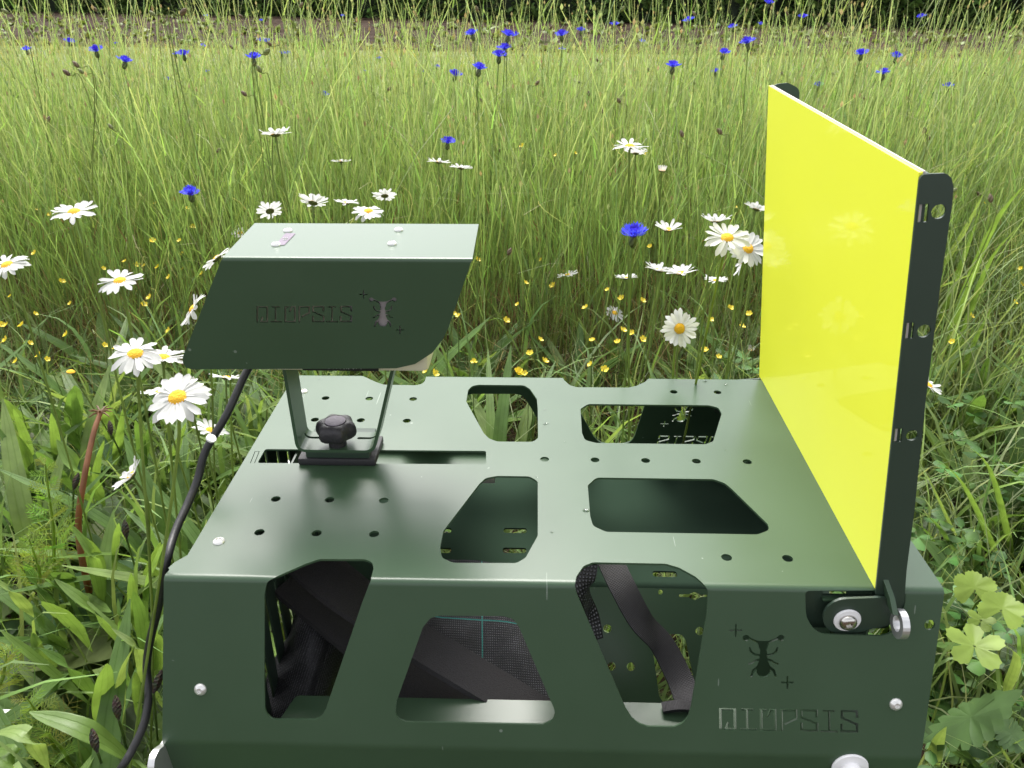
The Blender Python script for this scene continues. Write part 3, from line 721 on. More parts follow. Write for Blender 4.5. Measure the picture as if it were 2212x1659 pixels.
kn = mk('clamp_knob', V, F, KNOB, unit, True, 50)
lathe('knob_cap', [(.0098, .0), (.0098, .0006), (.009, .0009), (.0001, .0009)], kc+Vector((0, 0, .0265)), (0, 0, 1), KNOBTOP, kn, 30)

# ================================================================== YELLOW SCREEN
lean = R(-5.3)
P0 = atz(1890, 1272, H0); nB = (math.cos(lean), 0, -math.sin(lean))
Pq = [P0, on(1985, 372, P0, nB), on(1660, 185, P0, nB), on(1640, 812, P0, nB)]
scr = tag(empty('insect_screen', P0), 'upright bright yellow panel in a dark green frame on the right end of the stand', 'yellow panel')
nb_ = Vector(nB).normalized(); tb = .003
def quadbox(name, Q, n, th, mat, parent):
    V = [q for q in Q]+[q+n*th for q in Q]
    return mk(name, V, [(3, 2, 1, 0), (4, 5, 6, 7), (0, 1, 5, 4), (1, 2, 6, 5), (2, 3, 7, 6), (3, 0, 4, 7)], mat, parent, False)
quadbox('yellow_panel', Pq, nb_, tb*.85, YELLOW, scr)
Qe = [q+nb_*tb*.87 for q in Pq]
upv = (Pq[1]-Pq[0]).normalized()
quadbox('panel_backing', [Qe[0], Qe[1]+upv*.0004, Qe[2]+upv*.0004, Qe[3]], nb_, tb*.5, ACRYL_EDGE, scr)
Qb = [q+nb_*tb*1.4 for q in Pq]
quadbox('frame_back', [Qb[0], Qb[1]-upv*.001, Qb[2]-upv*.001, Qb[3]], nb_, .002, COAT_IN, scr)
# front flange: plane through the panel's front edge
e2 = upv; e3 = nb_; nf = e3.cross(e2).normalized()
def fl(u, v): p = on(u, v, Pq[0], nf)-Pq[0]; return (p.dot(e3), p.dot(e2))
fo = [fl(1890, 1272), fl(1985, 372), fl(2040, 373), fl(2052, 382), fl(2057, 402), fl(2054, 440), fl(2033, 582), fl(1997, 864), fl(1972.5, 1104), fl(1956, 1230), fl(1950, 1320), fl(1905, 1300)]
fo[0] = (0, fo[0][1]-.004); fo[1] = (0, fo[1][1]-.001)
z6b = zo(1800, 180, 2.0237); fhs = []
for (cx_, cy_, r_, kx) in (((1020, 712, 0, 1)), (948, 1305, 0, 1), (1100, 703, 1, 0), (1026, 1306, 1, 0)):
    p = fl(*z6b(cx_, cy_))
    print('FL', p); fhs.append(circle(p[0], p[1], .0046, 20) if r_ else [(max(.0016, p[0]-.0036), p[1]-.0058), (p[0]+.0033, p[1]-.0058), (p[0]+.0033, p[1]+.0058), (max(.0016, p[0]-.0036), p[1]+.0058)])
p = fl(1936, 938); fhs.append([(max(.0016, p[0]-.0036), p[1]-.0055), (p[0]+.0033, p[1]-.0055), (p[0]+.0033, p[1]+.0055), (max(.0016, p[0]-.0036), p[1]+.0055)])
p = fl(1968, 938); fhs.append(circle(p[0], p[1], .0042, 20))
print('FO', fo)
sheet('front_flange', fillet(fo, .004), fhs, .002, lambda u, v, w: Pq[0]+e3*u+e2*v+nf*(w+.001), COAT_IN, scr)
# rear flange
e2r = (Pq[2]-Pq[3]).normalized(); nr_ = e3.cross(e2r).normalized(); hr = (Pq[2]-Pq[3]).length
sheet('rear_flange', fillet([(.0035, -.02), (.0035, hr+.001), (.020, hr+.001), (.032, hr-.006), (.032, -.02)], .009), [[(.006, v0), (.015, v0), (.015, v0+.014), (.006, v0+.014)] for v0 in (.1, .19, .28)] + [circle(.023, v0+.007, .005) for v0 in (.1, .19, .28)], .002, lambda u, v, w: Pq[3]+e3*u+e2r*v+nr_*(w-.001), COAT_TOP, scr)
# pivot arms
def arm(y, front=True):
    def A_(x, yy): p = on(*z7(x, yy), (0, -.0060, 0), (0, 1, 0)); return (p.x, p.z)
    pts = [A_(445, 600), A_(460, 520), A_(510, 440), A_(600, 370), A_(700, 330), A_(790, 320), A_(1310, 300), A_(1440, 330), A_(1500, 500), A_(1460, 690), A_(1100, 770), A_(800, 850), A_(640, 845), A_(520, 760), A_(460, 690)]
    sheet('pivot_arm', fillet(pts, .006), [], .0022, lambda u, v, w: (u, y+w, v), COAT_IN, scr)
    c = A_(790, 612); c2 = A_(785, 642); s = -1 if front else 1
    lathe('nylon_washer', [(.0103, 0), (.0107, .0008), (.0103, .0022), (.005, .0024)], (c[0], y+s*.0012, c[1]), (0, s, 0), WHITEP, scr, 28)
    lathe('pivot_bolt', [(.0070, .0022), (.0070, .004), (.0062, .0055), (.0045, .0066), (.0028, .0069), (.0026, .005), (.0001, .005)], (c[0], y+s*.0012, c[1]-.0005), (0, s, 0), STEEL, scr, 24)
arm(-.0060); arm(D0+.006, False)
# eyelet lug at the lower end of the frame
lx = on(*z7(1575, 700), (0, -.018, 0), (0, 1, 0))
def El(x, y): p = on(*z7(x, y), (lx.x, 0, 0), (1, .0, 0)); return p
cz = lx.z
ey = -.0175
pts = circle(ey, cz, .0115, 26)
lug = [(p[0], p[1]) for p in pts]
lugo = [(ey+.0115*math.cos(a), cz+.0115*math.sin(a)) for a in [R(-200+k*12) for k in range(20)]] + [(ey+.020, cz+.022), (ey+.010, cz+.027), (ey-.001, cz+.018)]
sheet('eyelet_lug', fillet(lug, .001), [circle(ey, cz, .0062, 20)], .0055, lambda u, v, w: (lx.x+w, u, v), ALU, scr)
sheet('lug_arm', [(ey+.004, cz+.008), (ey-.002, cz+.0105), (ey+.004, cz+.022), (ey+.0165, cz+.030), (ey+.018, cz+.012)], [], .004, lambda u, v, w: (lx.x-.0035+w-(v-cz)*.25, u, v), COAT_TOP, scr)

# ================================================================== CABLE
cp = [atd(556, 770, .76), atd(531, 806, .755), atd(490, 895, .745), atd(445, 972, .745), atd(427, 1035, .745), atd(407, 1085, .735), atd(378, 1150, .715), atd(362, 1205, .695), atd(353, 1250, .70),
      atd(340, 1320, .72), atd(324, 1385, .735), atd(317, 1440, .74), atd(321, 1500, .735), atd(312, 1560, .725), atd(288, 1615, .715), atd(258, 1665, .71), atd(200, 1740, .75)]
cab = tube('cable', catmull(cp, 6), .0037, CABLE, n=12, origin=cp[0])
tag(cab, 'thick black cable hanging from the camera unit down past the left end of the stand', 'cable')
for (u, v, Zd) in ((456, 947, .735),):
    p = atd(u, v, Zd)
    t = (atd(445, 972, .745)-atd(470, 930, .73)).normalized()
    lathe('cable_tie', [(.0040, -.001), (.0046, -.001), (.0046, .001), (.0040, .001)], p, t, WHITEP, cab, 14)

# small aluminium foot at the far lower left
ft = tag(empty('metal_foot', atz(5, 1560, .12)), 'small bare metal foot with a bolt poking in at the lower left edge', 'metal foot')
zq = zo(0, 1450, 3.531)
f0 = atz(*zq(-120, 1215), .13); f1 = atz(*zq(130, 1222), .13); f2 = atz(*zq(100, 1270), .12); f3 = atz(*zq(-120, 1300), .12)
quadbox('foot_bar', [f0, f1, f1+Vector((0, .012, 0)), f0+Vector((0, .012, 0))], Vector((0, 0, -1)), .008, ALU, ft)
quadbox('foot_plate', [f2, f3, f3+Vector((0, -.02, -.04)), f2+Vector((0, -.035, -.05))], Vector((-.3, .9, .2)), .003, ALU, ft)
lathe('foot_bolt', [(.008, 0), (.0085, .004), (.006, .007), (.0001, .007)], atz(*zq(5, 1500), .10), (0, -.4, 1), STEEL, ft, 16)
#PLANTS
# ------------------------------------------------------------------ blades, stems and leaves in bulk
def blades(base, h, lean, curl, width, nseg, colb, colt, taper=1.0, facing=None, droop=0.0, minw=.25):
    """numpy ribbons. base (n,3); h (n,) lengths; lean (n,2) horizontal tip offset; curl (n,2) extra offset in the upper part"""
    n = len(base); t = np.linspace(0, 1, nseg+1)
    if facing is None: facing = rng.uniform(0, np.pi, n)
    wx, wy = np.cos(facing), np.sin(facing)
    P = np.zeros((n, nseg+1, 3))
    P[:, :, 0] = base[:, None, 0]+lean[:, None, 0]*t+curl[:, None, 0]*t**3
    P[:, :, 1] = base[:, None, 1]+lean[:, None, 1]*t+curl[:, None, 1]*t**3
    P[:, :, 2] = base[:, None, 2]+h[:, None]*(t-droop*t**4)
    prof = (1-(t**taper))*(1-minw)+minw if taper > 0 else np.ones_like(t)
    Wd = width[:, None]*prof[None, :]*.5
    V = np.zeros((n, nseg+1, 2, 3))
    V[:, :, 0] = P; V[:, :, 1] = P
    V[:, :, 0, 0] -= wx[:, None]*Wd; V[:, :, 0, 1] -= wy[:, None]*Wd
    V[:, :, 1, 0] += wx[:, None]*Wd; V[:, :, 1, 1] += wy[:, None]*Wd
    idx = np.arange(n*(nseg+1)*2).reshape(n, nseg+1, 2)
    Q = np.stack([idx[:, :-1, 0], idx[:, :-1, 1], idx[:, 1:, 1], idx[:, 1:, 0]], -1).reshape(-1, 4)
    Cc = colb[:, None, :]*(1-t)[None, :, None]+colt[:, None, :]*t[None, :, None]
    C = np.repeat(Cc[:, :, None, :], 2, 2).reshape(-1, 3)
    return V.reshape(-1, 3), Q, C
class Bag:
    def __init__(s): s.V = []; s.Q = []; s.C = []; s.n = 0
    def add(s, V, Q, C):
        s.V.append(V); s.Q.append(Q+s.n); s.C.append(C); s.n += len(V)
    def build(s, name, mat, parent=None):
        return big_mesh(name, np.concatenate(s.V), np.concatenate(s.Q), np.concatenate(s.C), mat, parent)
def jit(c, n, a=.2, hue=.12):
    c = np.array(c)[None, :]*(1+rng.uniform(-a, a, (n, 1)))
    c = c*(1+rng.uniform(-hue, hue, (n, 3))); return np.clip(c, .003, 1)
def vnoise(x, y, sc, seed): return np_noise(x, y, sc, seed)
CAMX, CAMY = CAM.x, CAM.y
def wedge(n, y0, y1, extra=.35):
    """random points in the camera's ground wedge between distances"""
    y = rng.uniform(y0, y1, n*3); xr = .72*(y1-CAMY)+extra; x = rng.uniform(-xr, xr, n*3)+CAMX
    ok = np.abs(x-CAMX) < .72*(y-CAMY)+extra; return x[ok][:n], y[ok][:n]

G_MID = (.20, .30, .10); G_LT = (.31, .38, .20); G_DK = (.13, .20, .062); BR = (.17, .11, .065); STRAW = (.34, .28, .15)
# the tall flower strip: thin stems with narrow ascending leaves
FY0, FY1 = 1.12, 2.95
bag = Bag()
n = 17000
x, y = wedge(n, FY0, FY1, .45)
y = FY0+(y-FY0)**1.0
n = len(x)
dens = vnoise(x, y, 2.2, 3)
edge = FY0+.10*vnoise(x, y*0, 2.5, 9)+.05*rng.standard_normal(n)
keep = y > edge; x, y, dens = x[keep], y[keep], dens[keep]; n = len(x)
h = .55+.065*rng.standard_normal(n)+.05*dens+.012*(y-FY0)
front = np.clip((y-FY0)/.35, 0, 1); h *= .80+.20*front
tall = rng.random(n) < .10; h = np.where(tall, h+rng.uniform(.05, .33, n), h)
lean = np.stack([.025+.05*rng.standard_normal(n), -.01+.045*rng.standard_normal(n)], 1)
curl = .035*rng.standard_normal((n, 2))*np.where(tall, 2.6, 1.0)[:, None]; base = np.stack([x, y, np.zeros(n)], 1)
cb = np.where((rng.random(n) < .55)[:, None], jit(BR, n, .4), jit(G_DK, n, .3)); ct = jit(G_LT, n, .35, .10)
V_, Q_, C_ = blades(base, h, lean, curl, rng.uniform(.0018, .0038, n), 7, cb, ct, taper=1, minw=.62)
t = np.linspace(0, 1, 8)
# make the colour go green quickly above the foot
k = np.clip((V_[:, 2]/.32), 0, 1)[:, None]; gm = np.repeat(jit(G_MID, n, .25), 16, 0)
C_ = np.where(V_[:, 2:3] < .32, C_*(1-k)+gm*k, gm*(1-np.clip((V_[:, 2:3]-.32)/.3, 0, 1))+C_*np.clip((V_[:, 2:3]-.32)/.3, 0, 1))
bag.add(V_, Q_, C_)
for rep in range(5):       # ascending leaves along every stem
    s = rng.uniform(.12, .93, n); lo = s
    pb = base.copy(); pb[:, 0] += lean[:, 0]*s+curl[:, 0]*s**3; pb[:, 1] += lean[:, 1]*s+curl[:, 1]*s**3; pb[:, 2] = h*s
    ln = rng.uniform(.05, .12, n)*(1.15-.5*s); a = rng.uniform(0, 2*np.pi, n); o = rng.uniform(.15, .6, n)
    dv = np.stack([np.cos(a)*ln*o, np.sin(a)*ln*o], 1)
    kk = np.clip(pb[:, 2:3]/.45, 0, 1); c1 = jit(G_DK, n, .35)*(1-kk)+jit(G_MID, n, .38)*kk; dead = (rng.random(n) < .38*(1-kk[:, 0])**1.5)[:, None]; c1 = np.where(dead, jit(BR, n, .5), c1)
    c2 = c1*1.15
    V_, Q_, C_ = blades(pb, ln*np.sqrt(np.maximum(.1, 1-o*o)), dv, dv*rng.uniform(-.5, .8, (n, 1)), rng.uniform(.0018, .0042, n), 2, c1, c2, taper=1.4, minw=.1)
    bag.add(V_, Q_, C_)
ti = np.where(tall | (rng.random(n) < .05))[0]; nt2 = len(ti)
tipp = base[ti].copy(); tipp[:, 0] += lean[ti, 0]+curl[ti, 0]; tipp[:, 1] += lean[ti, 1]+curl[ti, 1]; tipp[:, 2] = h[ti]
for fc in (0, np.pi/2):
    sh = rng.uniform(.006, .014, nt2); wv = sh*.55; cc_ = np.where((rng.random(nt2) < .5)[:, None], jit((.30, .25, .17), nt2, .35), jit((.30, .36, .18), nt2, .3))
    dx, dy = math.cos(fc), math.sin(fc); A_ = np.array([dx, dy, 0])
    V_ = np.stack([tipp-[0, 0, .002], tipp+A_*wv[:, None]*.5+[0, 0, 1]*sh[:, None]*.45, tipp+[0, 0, 1]*sh[:, None], tipp-A_*wv[:, None]*.5+[0, 0, 1]*sh[:, None]*.45], 1).reshape(-1, 3)
    bag.add(V_, np.arange(nt2*4).reshape(nt2, 4), np.repeat(cc_, 4, 0))
# fine pale wisps leaning across the stems
m = 2600; x2, y2 = wedge(m, FY0, FY1, .45); m = len(x2); z2_ = rng.uniform(.1, .5, m)
V_, Q_, C_ = blades(np.stack([x2, y2, z2_], 1), rng.uniform(.06, .22, m), .09*rng.standard_normal((m, 2)), .10*rng.standard_normal((m, 2)), rng.uniform(.0010, .0020, m), 5, jit((.30, .33, .16), m, .3), jit((.42, .42, .24), m, .3), minw=.5, droop=.2)
bag.add(V_, Q_, C_)
# litter and dead stalks at the foot of the strip
m = 9000; x2, y2 = wedge(m, .95, 1.9, .5); m = len(x2)
V_, Q_, C_ = blades(np.stack([x2, y2, np.zeros(m)], 1), rng.uniform(.03, .22, m), .07*rng.standard_normal((m, 2)), .04*rng.standard_normal((m, 2)), rng.uniform(.0012, .0028, m), 3, jit(BR, m, .5), jit(STRAW, m, .5), minw=.4)
bag.add(V_, Q_, C_)
tag(bag.build('meadow_stems', GRASS), 'dense stand of thin green flower stems filling the field behind the stand', None, None, 'stuff')

# low growth round the stand
bag = Bag()
def lowgrass(n, xr, yr, hr, wr, c1, c2, ln=.06, cu=.08):
    x = rng.uniform(*xr, n); y = rng.uniform(*yr, n)
    ok = ~((x > XL-.03) & (x < XR+.03) & (y > -.08) & (y < D0+.08)); x, y = x[ok], y[ok]; n = len(x)
    cl = .6+.8*(vnoise(x, y, 3.5, 21)*.5+.5)
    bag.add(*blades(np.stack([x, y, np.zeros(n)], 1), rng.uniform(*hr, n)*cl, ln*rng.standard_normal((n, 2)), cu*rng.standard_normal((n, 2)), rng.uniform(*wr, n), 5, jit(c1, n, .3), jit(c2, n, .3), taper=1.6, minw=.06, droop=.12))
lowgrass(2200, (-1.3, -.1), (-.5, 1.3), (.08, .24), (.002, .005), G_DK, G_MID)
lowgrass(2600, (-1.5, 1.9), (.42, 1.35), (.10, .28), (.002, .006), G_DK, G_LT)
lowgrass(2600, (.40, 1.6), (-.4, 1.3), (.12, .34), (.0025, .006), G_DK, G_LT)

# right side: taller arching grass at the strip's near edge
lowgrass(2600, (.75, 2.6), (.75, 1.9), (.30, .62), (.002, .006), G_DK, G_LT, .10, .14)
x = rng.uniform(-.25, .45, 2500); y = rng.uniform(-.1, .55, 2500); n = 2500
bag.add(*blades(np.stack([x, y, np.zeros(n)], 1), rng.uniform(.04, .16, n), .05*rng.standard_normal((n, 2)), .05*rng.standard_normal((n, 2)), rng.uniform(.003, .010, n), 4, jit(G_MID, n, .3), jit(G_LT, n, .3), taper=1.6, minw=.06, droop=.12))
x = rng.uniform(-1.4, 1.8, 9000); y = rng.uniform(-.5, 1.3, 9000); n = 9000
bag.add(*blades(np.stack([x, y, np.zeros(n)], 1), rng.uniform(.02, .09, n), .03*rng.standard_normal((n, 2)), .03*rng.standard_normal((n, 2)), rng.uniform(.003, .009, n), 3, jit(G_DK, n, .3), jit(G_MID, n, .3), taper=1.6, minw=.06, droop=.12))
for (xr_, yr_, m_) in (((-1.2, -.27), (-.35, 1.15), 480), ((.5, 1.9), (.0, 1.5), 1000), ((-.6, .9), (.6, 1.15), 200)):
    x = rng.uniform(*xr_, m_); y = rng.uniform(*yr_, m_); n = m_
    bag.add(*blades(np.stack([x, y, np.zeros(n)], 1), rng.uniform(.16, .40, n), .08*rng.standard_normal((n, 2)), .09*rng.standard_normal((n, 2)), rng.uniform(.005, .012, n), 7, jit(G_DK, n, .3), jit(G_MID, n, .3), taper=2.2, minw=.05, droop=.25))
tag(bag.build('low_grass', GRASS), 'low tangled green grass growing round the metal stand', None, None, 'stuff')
# pale grass on the path beyond the strip
bag = Bag(); m = 26000
x2 = rng.uniform(-10, 9, m); y2 = rng.uniform(6.5, 13, m); ok = y2 < soil_near(x2); x2, y2 = x2[ok], y2[ok]; m = len(x2)
bag.add(*blades(np.stack([x2, y2, np.zeros(m)], 1), rng.uniform(.05, .14, m), .05*rng.standard_normal((m, 2)), .02*rng.standard_normal((m, 2)), rng.uniform(.006, .014, m), 2, jit((.20, .22, .06), m), jit((.34, .33, .13), m)))
tag(bag.build('path_grass', GRASS), 'pale short grass on the path beyond the flower strip', None, None, 'stuff')
# weeds and seedlings on the soil
def rosette_cards(bag, cx, cy, cz, nl, sz, c1, c2):
    n = len(cx)*nl; X = np.repeat(cx, nl); Y = np.repeat(cy, nl); Z = np.repeat(cz, nl)
    a = rng.uniform(0, 2*np.pi, n); s = np.repeat(sz, nl)*rng.uniform(.6, 1.2, n)
    d = np.stack([np.cos(a), np.sin(a), rng.uniform(.2, 1.3, n)], 1); d /= np.linalg.norm(d, axis=1)[:, None]
    q = np.stack([-np.sin(a), np.cos(a), rng.uniform(-.4, .4, n)], 1)
    B = np.stack([X, Y, Z], 1)
    V = np.stack([B, B+d*s[:, None]*.5-q*s[:, None]*.38, B+d*s[:, None], B+d*s[:, None]*.5+q*s[:, None]*.38], 1).reshape(-1, 3)
    Q = np.arange(n*4).reshape(n, 4); C = np.repeat(jit(c1, n, .35), 4, 0)
    bag.add(V, Q, C)
bag = Bag(); m = 900
x2 = rng.uniform(-16, 11, m); rows = rng.integers(0, 9, m); fr = rows/9+.03*rng.standard_normal(m)
y2 = soil_near(x2)+fr*(soil_far(x2)-soil_near(x2)); y2 = np.maximum(y2, soil_near(x2)+.1)
rosette_cards(bag, x2, y2, np.full(m, .03), 9, rng.uniform(.05, .11, m), (.16, .20, .05), None)
tag(bag.build('soil_seedlings', HEDGE), 'scattered pale green seedlings in rows on the tilled soil', None, None, 'stuff')
# hedge beyond the soil
hg = tag(empty('hedge', (0, 19.5, 0)), 'dense dark green leafy hedge running along the far edge of the soil', 'hedge')
V, F = [], []
xs = np.linspace(-24, 18, 120)
prof = [(-.35, 0), (-.45, .5), (-.35, 1.1), (.1, 1.5), (.9, 1.5), (1.3, 0)]
for xx in xs:
    yb_ = soil_far(xx)+.65
    for (dy, dz) in prof: V.append((xx, yb_+dy+.18*noise.noise(Vector((xx*1.4, dz*2, 3))), dz*(1+.12*noise.noise(Vector((xx*.9, dy, 7))))))
r = len(prof)
for i in range(len(xs)-1):
    for j in range(r-1): F.append((i*r+j, i*r+j+1, (i+1)*r+j+1, (i+1)*r+j))
HEDGE_SHADE = mat_plain('hedge inner shade', (.012, .022, .008), .9)  # near-black core, the shade between the hedge leaves given as a colour
mk('hedge_core', V, F, HEDGE_SHADE, hg, False)
bag = Bag(); m = 30000
x2 = rng.uniform(-20, 14, m); zz = rng.uniform(0, 1.5, m)**1.0; zz = np.where(rng.random(m) < .55, rng.uniform(0, .6, m), zz)
nn = vnoise(x2, zz*1.0, 1.3, 5); y2 = soil_far(x2)+.35+.20*nn+rng.uniform(-.22, .1, m)-.12*np.sin(zz*2)
keep = (vnoise(x2, zz, 3.1, 12) > -.32); x2, y2, zz = x2[keep], y2[keep], zz[keep]
rosette_cards(bag, x2, y2, zz, 2, rng.uniform(.05, .13, len(x2)), (.13, .22, .06), None)
fo_ = bag.build('foliage', HEDGE, hg); fo_['kind'] = 'stuff'

# ------------------------------------------------------------------ single leaves
def leaf_vf(P, wid, wfn, fold=.25, n=10, nx=4, up=(0, 0, 1), wave=.0, twist=0, shape=None):
    """leaf blade along points P (world). returns verts, faces, uv"""
    C = catmull(P, max(2, n//(len(P)-1))); m = len(C); V, F, UV = [], [], []
    Ls = [0]
    for i in range(1, m): Ls.append(Ls[-1]+(C[i]-C[i-1]).length)
    for i, p in enumerate(C):
        t = (C[min(i+1, m-1)]-C[max(i-1, 0)]).normalized(); s = t.cross(Vector(up))
        if s.length < .05: s = t.orthogonal()
        s.normalize(); nrm = s.cross(t).normalized(); f = Ls[i]/Ls[-1]
        if twist:
            q = Matrix.Rotation(twist*f, 3, t); s = q @ s; nrm = q @ nrm
        ww = wid*.5*wfn(f)
        for j in range(nx+1):
            a = (j/nx)*2-1; lift = abs(a)*fold*ww + wave*math.sin(f*23+a*2)*ww*abs(a)
            V.append(p+s*a*ww+nrm*lift); UV.append((a*.5+.5+.0, f))
    for i in range(m-1):
        for j in range(nx): a = i*(nx+1)+j; F.append((a, a+1, a+nx+2, a+nx+1))
    return V, F, UV
lance = lambda f: max(.03, math.sin(math.pi*min(1, f**.85))**.55*(1 if f > .3 else .3+.7*f/.3)) if 0 < f < 1 else .06
strap_ = lambda f: max(.02, min(1, f*4+.55)*(1-f**3.2))
def leafobj(name, P, wid, col, parent, mat=None, wfn=lance, **k):
    V, F, UV = leaf_vf(P, wid, wfn, **k)
    c = [(*[q*(1+.12*noise.noise(Vector(v)*18)) for q in col], 1) for v in V]
    return mk(name, V, F, mat or LEAFV, parent, True, 70, uv=UV, col=c)
PL1, PL2, PL3 = (.150, .240, .060), (.110, .195, .050), (.20, .28, .090)
zA = zo(0, 1000, 3.319); zB = zo(0, 1450, 3.531); zC = zo(2260, 900, 3.317); zD = zo(2260, 1380, 3.072); zE = zo(1800, 180, 2.0237); zF = zo(0, 1000, 1.803)
def pxw(p, q): return math.hypot(p[0]-q[0], p[1]-q[1])
def hero(parent, zf, tip, mid, base, w, hs=(.22, .15, .03), col=PL1, wfn=lance, **k):
    """leaf through three measured spots at heights hs above ground"""
    T_ = zf(*tip); M_ = zf(*mid); B_ = zf(*base)
    p2, p1, p0 = atz(*T_, hs[0]), atz(*M_, hs[1]), atz(*B_, hs[2])
    s = zf(w, 0)[0]-zf(0, 0)[0]; Zm = (p1-CAM).dot(Fv); wid = s*Zm/FPX
    return leafobj('leaf', [p0, p1, p2], wid, col, parent, wfn=wfn, **k)
hero_sets = [

 ('plantain with long narrow leaves leaning over the far left verge', zF, [
  ((60, 40), (110, 160), (160, 330), 42, (.26, .18, .04), PL1), ((-10, 120), (60, 250), (150, 420), 50, (.26, .2, .05), PL2), ((230, 60), (250, 180), (270, 330), 44, (.27, .18, .04), PL1), ((330, -40), (350, 90), (345, 230), 46, (.26, .17, .04), PL2),
  ((560, 20), (540, 170), (520, 330), 50, (.26, .18, .05), PL1), ((610, 90), (640, 220), (660, 400), 46, (.24, .16, .04), PL2), ((470, 180), (440, 300), (430, 470), 44, (.24, .17, .05), PL1), ((700, 60), (660, 200), (640, 330), 46, (.24, .16, .04), PL2), ((840, 100), (800, 210), (760, 330), 50, (.24, .17, .05), PL1)]),
 ('plantain with pale leaves crowded against the left side of the stand', zF, [
  ((600, 860), (640, 1000), (660, 1180), 62, (.25, .17, .05), PL2), ((700, 1010), (690, 1120), (680, 1260), 66, (.26, .2, .08), PL1), ((590, 780), (600, 900), (620, 1060), 52, (.24, .17, .05), PL1), ((320, 560), (420, 720), (470, 940), 60, (.25, .19, .06), PL1), ((100, 720), (180, 860), (290, 1020), 70, (.22, .16, .05), PL2)]),
 ('broad ribwort plantain with long pale leaves beside the cable at the lower left', zB, [
  ((940, 740), (925, 1010), (930, 1380), 215, (.26, .18, .05), PL1), ((1195, 560), (1075, 860), (1080, 1290), 105, (.27, .2, .06), PL3), ((985, 425), (1230, 640), (1290, 960), 120, (.28, .24, .1), PL3),
  ((1190, 810), (1215, 1010), (1240, 1330), 85, (.24, .16, .06), PL1), ((1395, 480), (1400, 640), (1400, 880), 130, (.26, .2, .1), PL1), ((1040, 160), (1065, 380), (1115, 640), 62, (.24, .2, .1), PL2)]),
 ('plantain rosette with wide leaves fanning left below the feathery plant', zB, [
  ((345, 600), (620, 790), (850, 1070), 165, (.21, .16, .05), PL2), ((370, 190), (590, 370), (815, 640), 200, (.23, .16, .06), PL1), ((480, -10), (800, 260), (1130, 650), 155, (.25, .2, .07), PL1),
  ((0, 440), (300, 690), (830, 1130), 125, (.22, .17, .05), PL1), ((-60, -20), (120, 130), (300, 330), 110, (.24, .2, .1), PL3), ((280, 460), (360, 640), (500, 770), 130, (.18, .14, .06), PL1), ((300, 280), (430, 480), (600, 640), 150, (.17, .12, .04), PL2)]),
 ('plantain whose long pale leaf arches across the bottom left corner', zB, [
  ((260, 1165), (770, 1340), (1260, 1680), 215, (.22, .20, .1), PL1), ((-40, 1340), (220, 1370), (440, 1690), 165, (.2, .22, .12), PL3), ((-40, 1500), (60, 1560), (200, 1720), 210, (.15, .16, .1), PL1), ((640, 1400), (740, 1520), (830, 1700), 190, (.12, .09, .03), PL2)]),
 ('plantain with a row of long leaves left of the red dry stalk', zA, [
  ((155, 125), (430, 235), (740, 480), 105, (.24, .18, .06), PL2), ((-20, 190), (130, 390), (275, 690), 160, (.24, .17, .05), PL1), ((300, 430), (430, 560), (640, 790), 120, (.22, .16, .05), PL2),
  ((470, 330), (650, 600), (870, 880), 190, (.26, .2, .08), PL1), ((30, -10), (140, 140), (290, 280), 120, (.22, .16, .06), PL1), ((175, 325), (380, 410), (560, 530), 80, (.2, .15, .05), (.10, .17, .06)), ((620, -120), (620, 100), (620, 340), 150, (.26, .16, .04), PL2), ((420, 20), (520, 230), (700, 430), 120, (.22, .16, .05), PL2)]),
 ('plantain with upright leaves between the red stalk and the cable', zA, [
  ((575, 1060), (750, 1240), (880, 1640), 140, (.24, .18, .06), PL1), ((985, 1020), (965, 1200), (945, 1620), 70, (.26, .18, .05), PL1), ((430, 1430), (560, 1500), (700, 1680), 140, (.2, .14, .06), PL2),
  ((890, 20), (905, 220), (950, 430), 100, (.22, .14, .04), PL1), ((560, 1150), (700, 1170), (850, 1300), 190, (.12, .10, .05), PL2), ((1330, 1180), (1260, 1400), (1190, 1640), 140, (.22, .15, .05), PL1), ((990, 300), (1080, 500), (1200, 700), 110, (.18, .12, .05), PL2)]),
]
for lab, zf, ls in hero_sets:
    b0 = atz(*zf(*ls[0][2]), 0); t = tag(empty('plantain', (b0.x, b0.y, 0)), lab, 'plant', 'plantains left of the stand')
    for (tp, mi, ba, w_, hs_, c_) in ls: hero(t, zf, tp, mi, ba, w_*1.0, (hs_[0]+.02, hs_[1]+.03, hs_[2]+.06), c_, wave=.06, fold=.22, n=10)
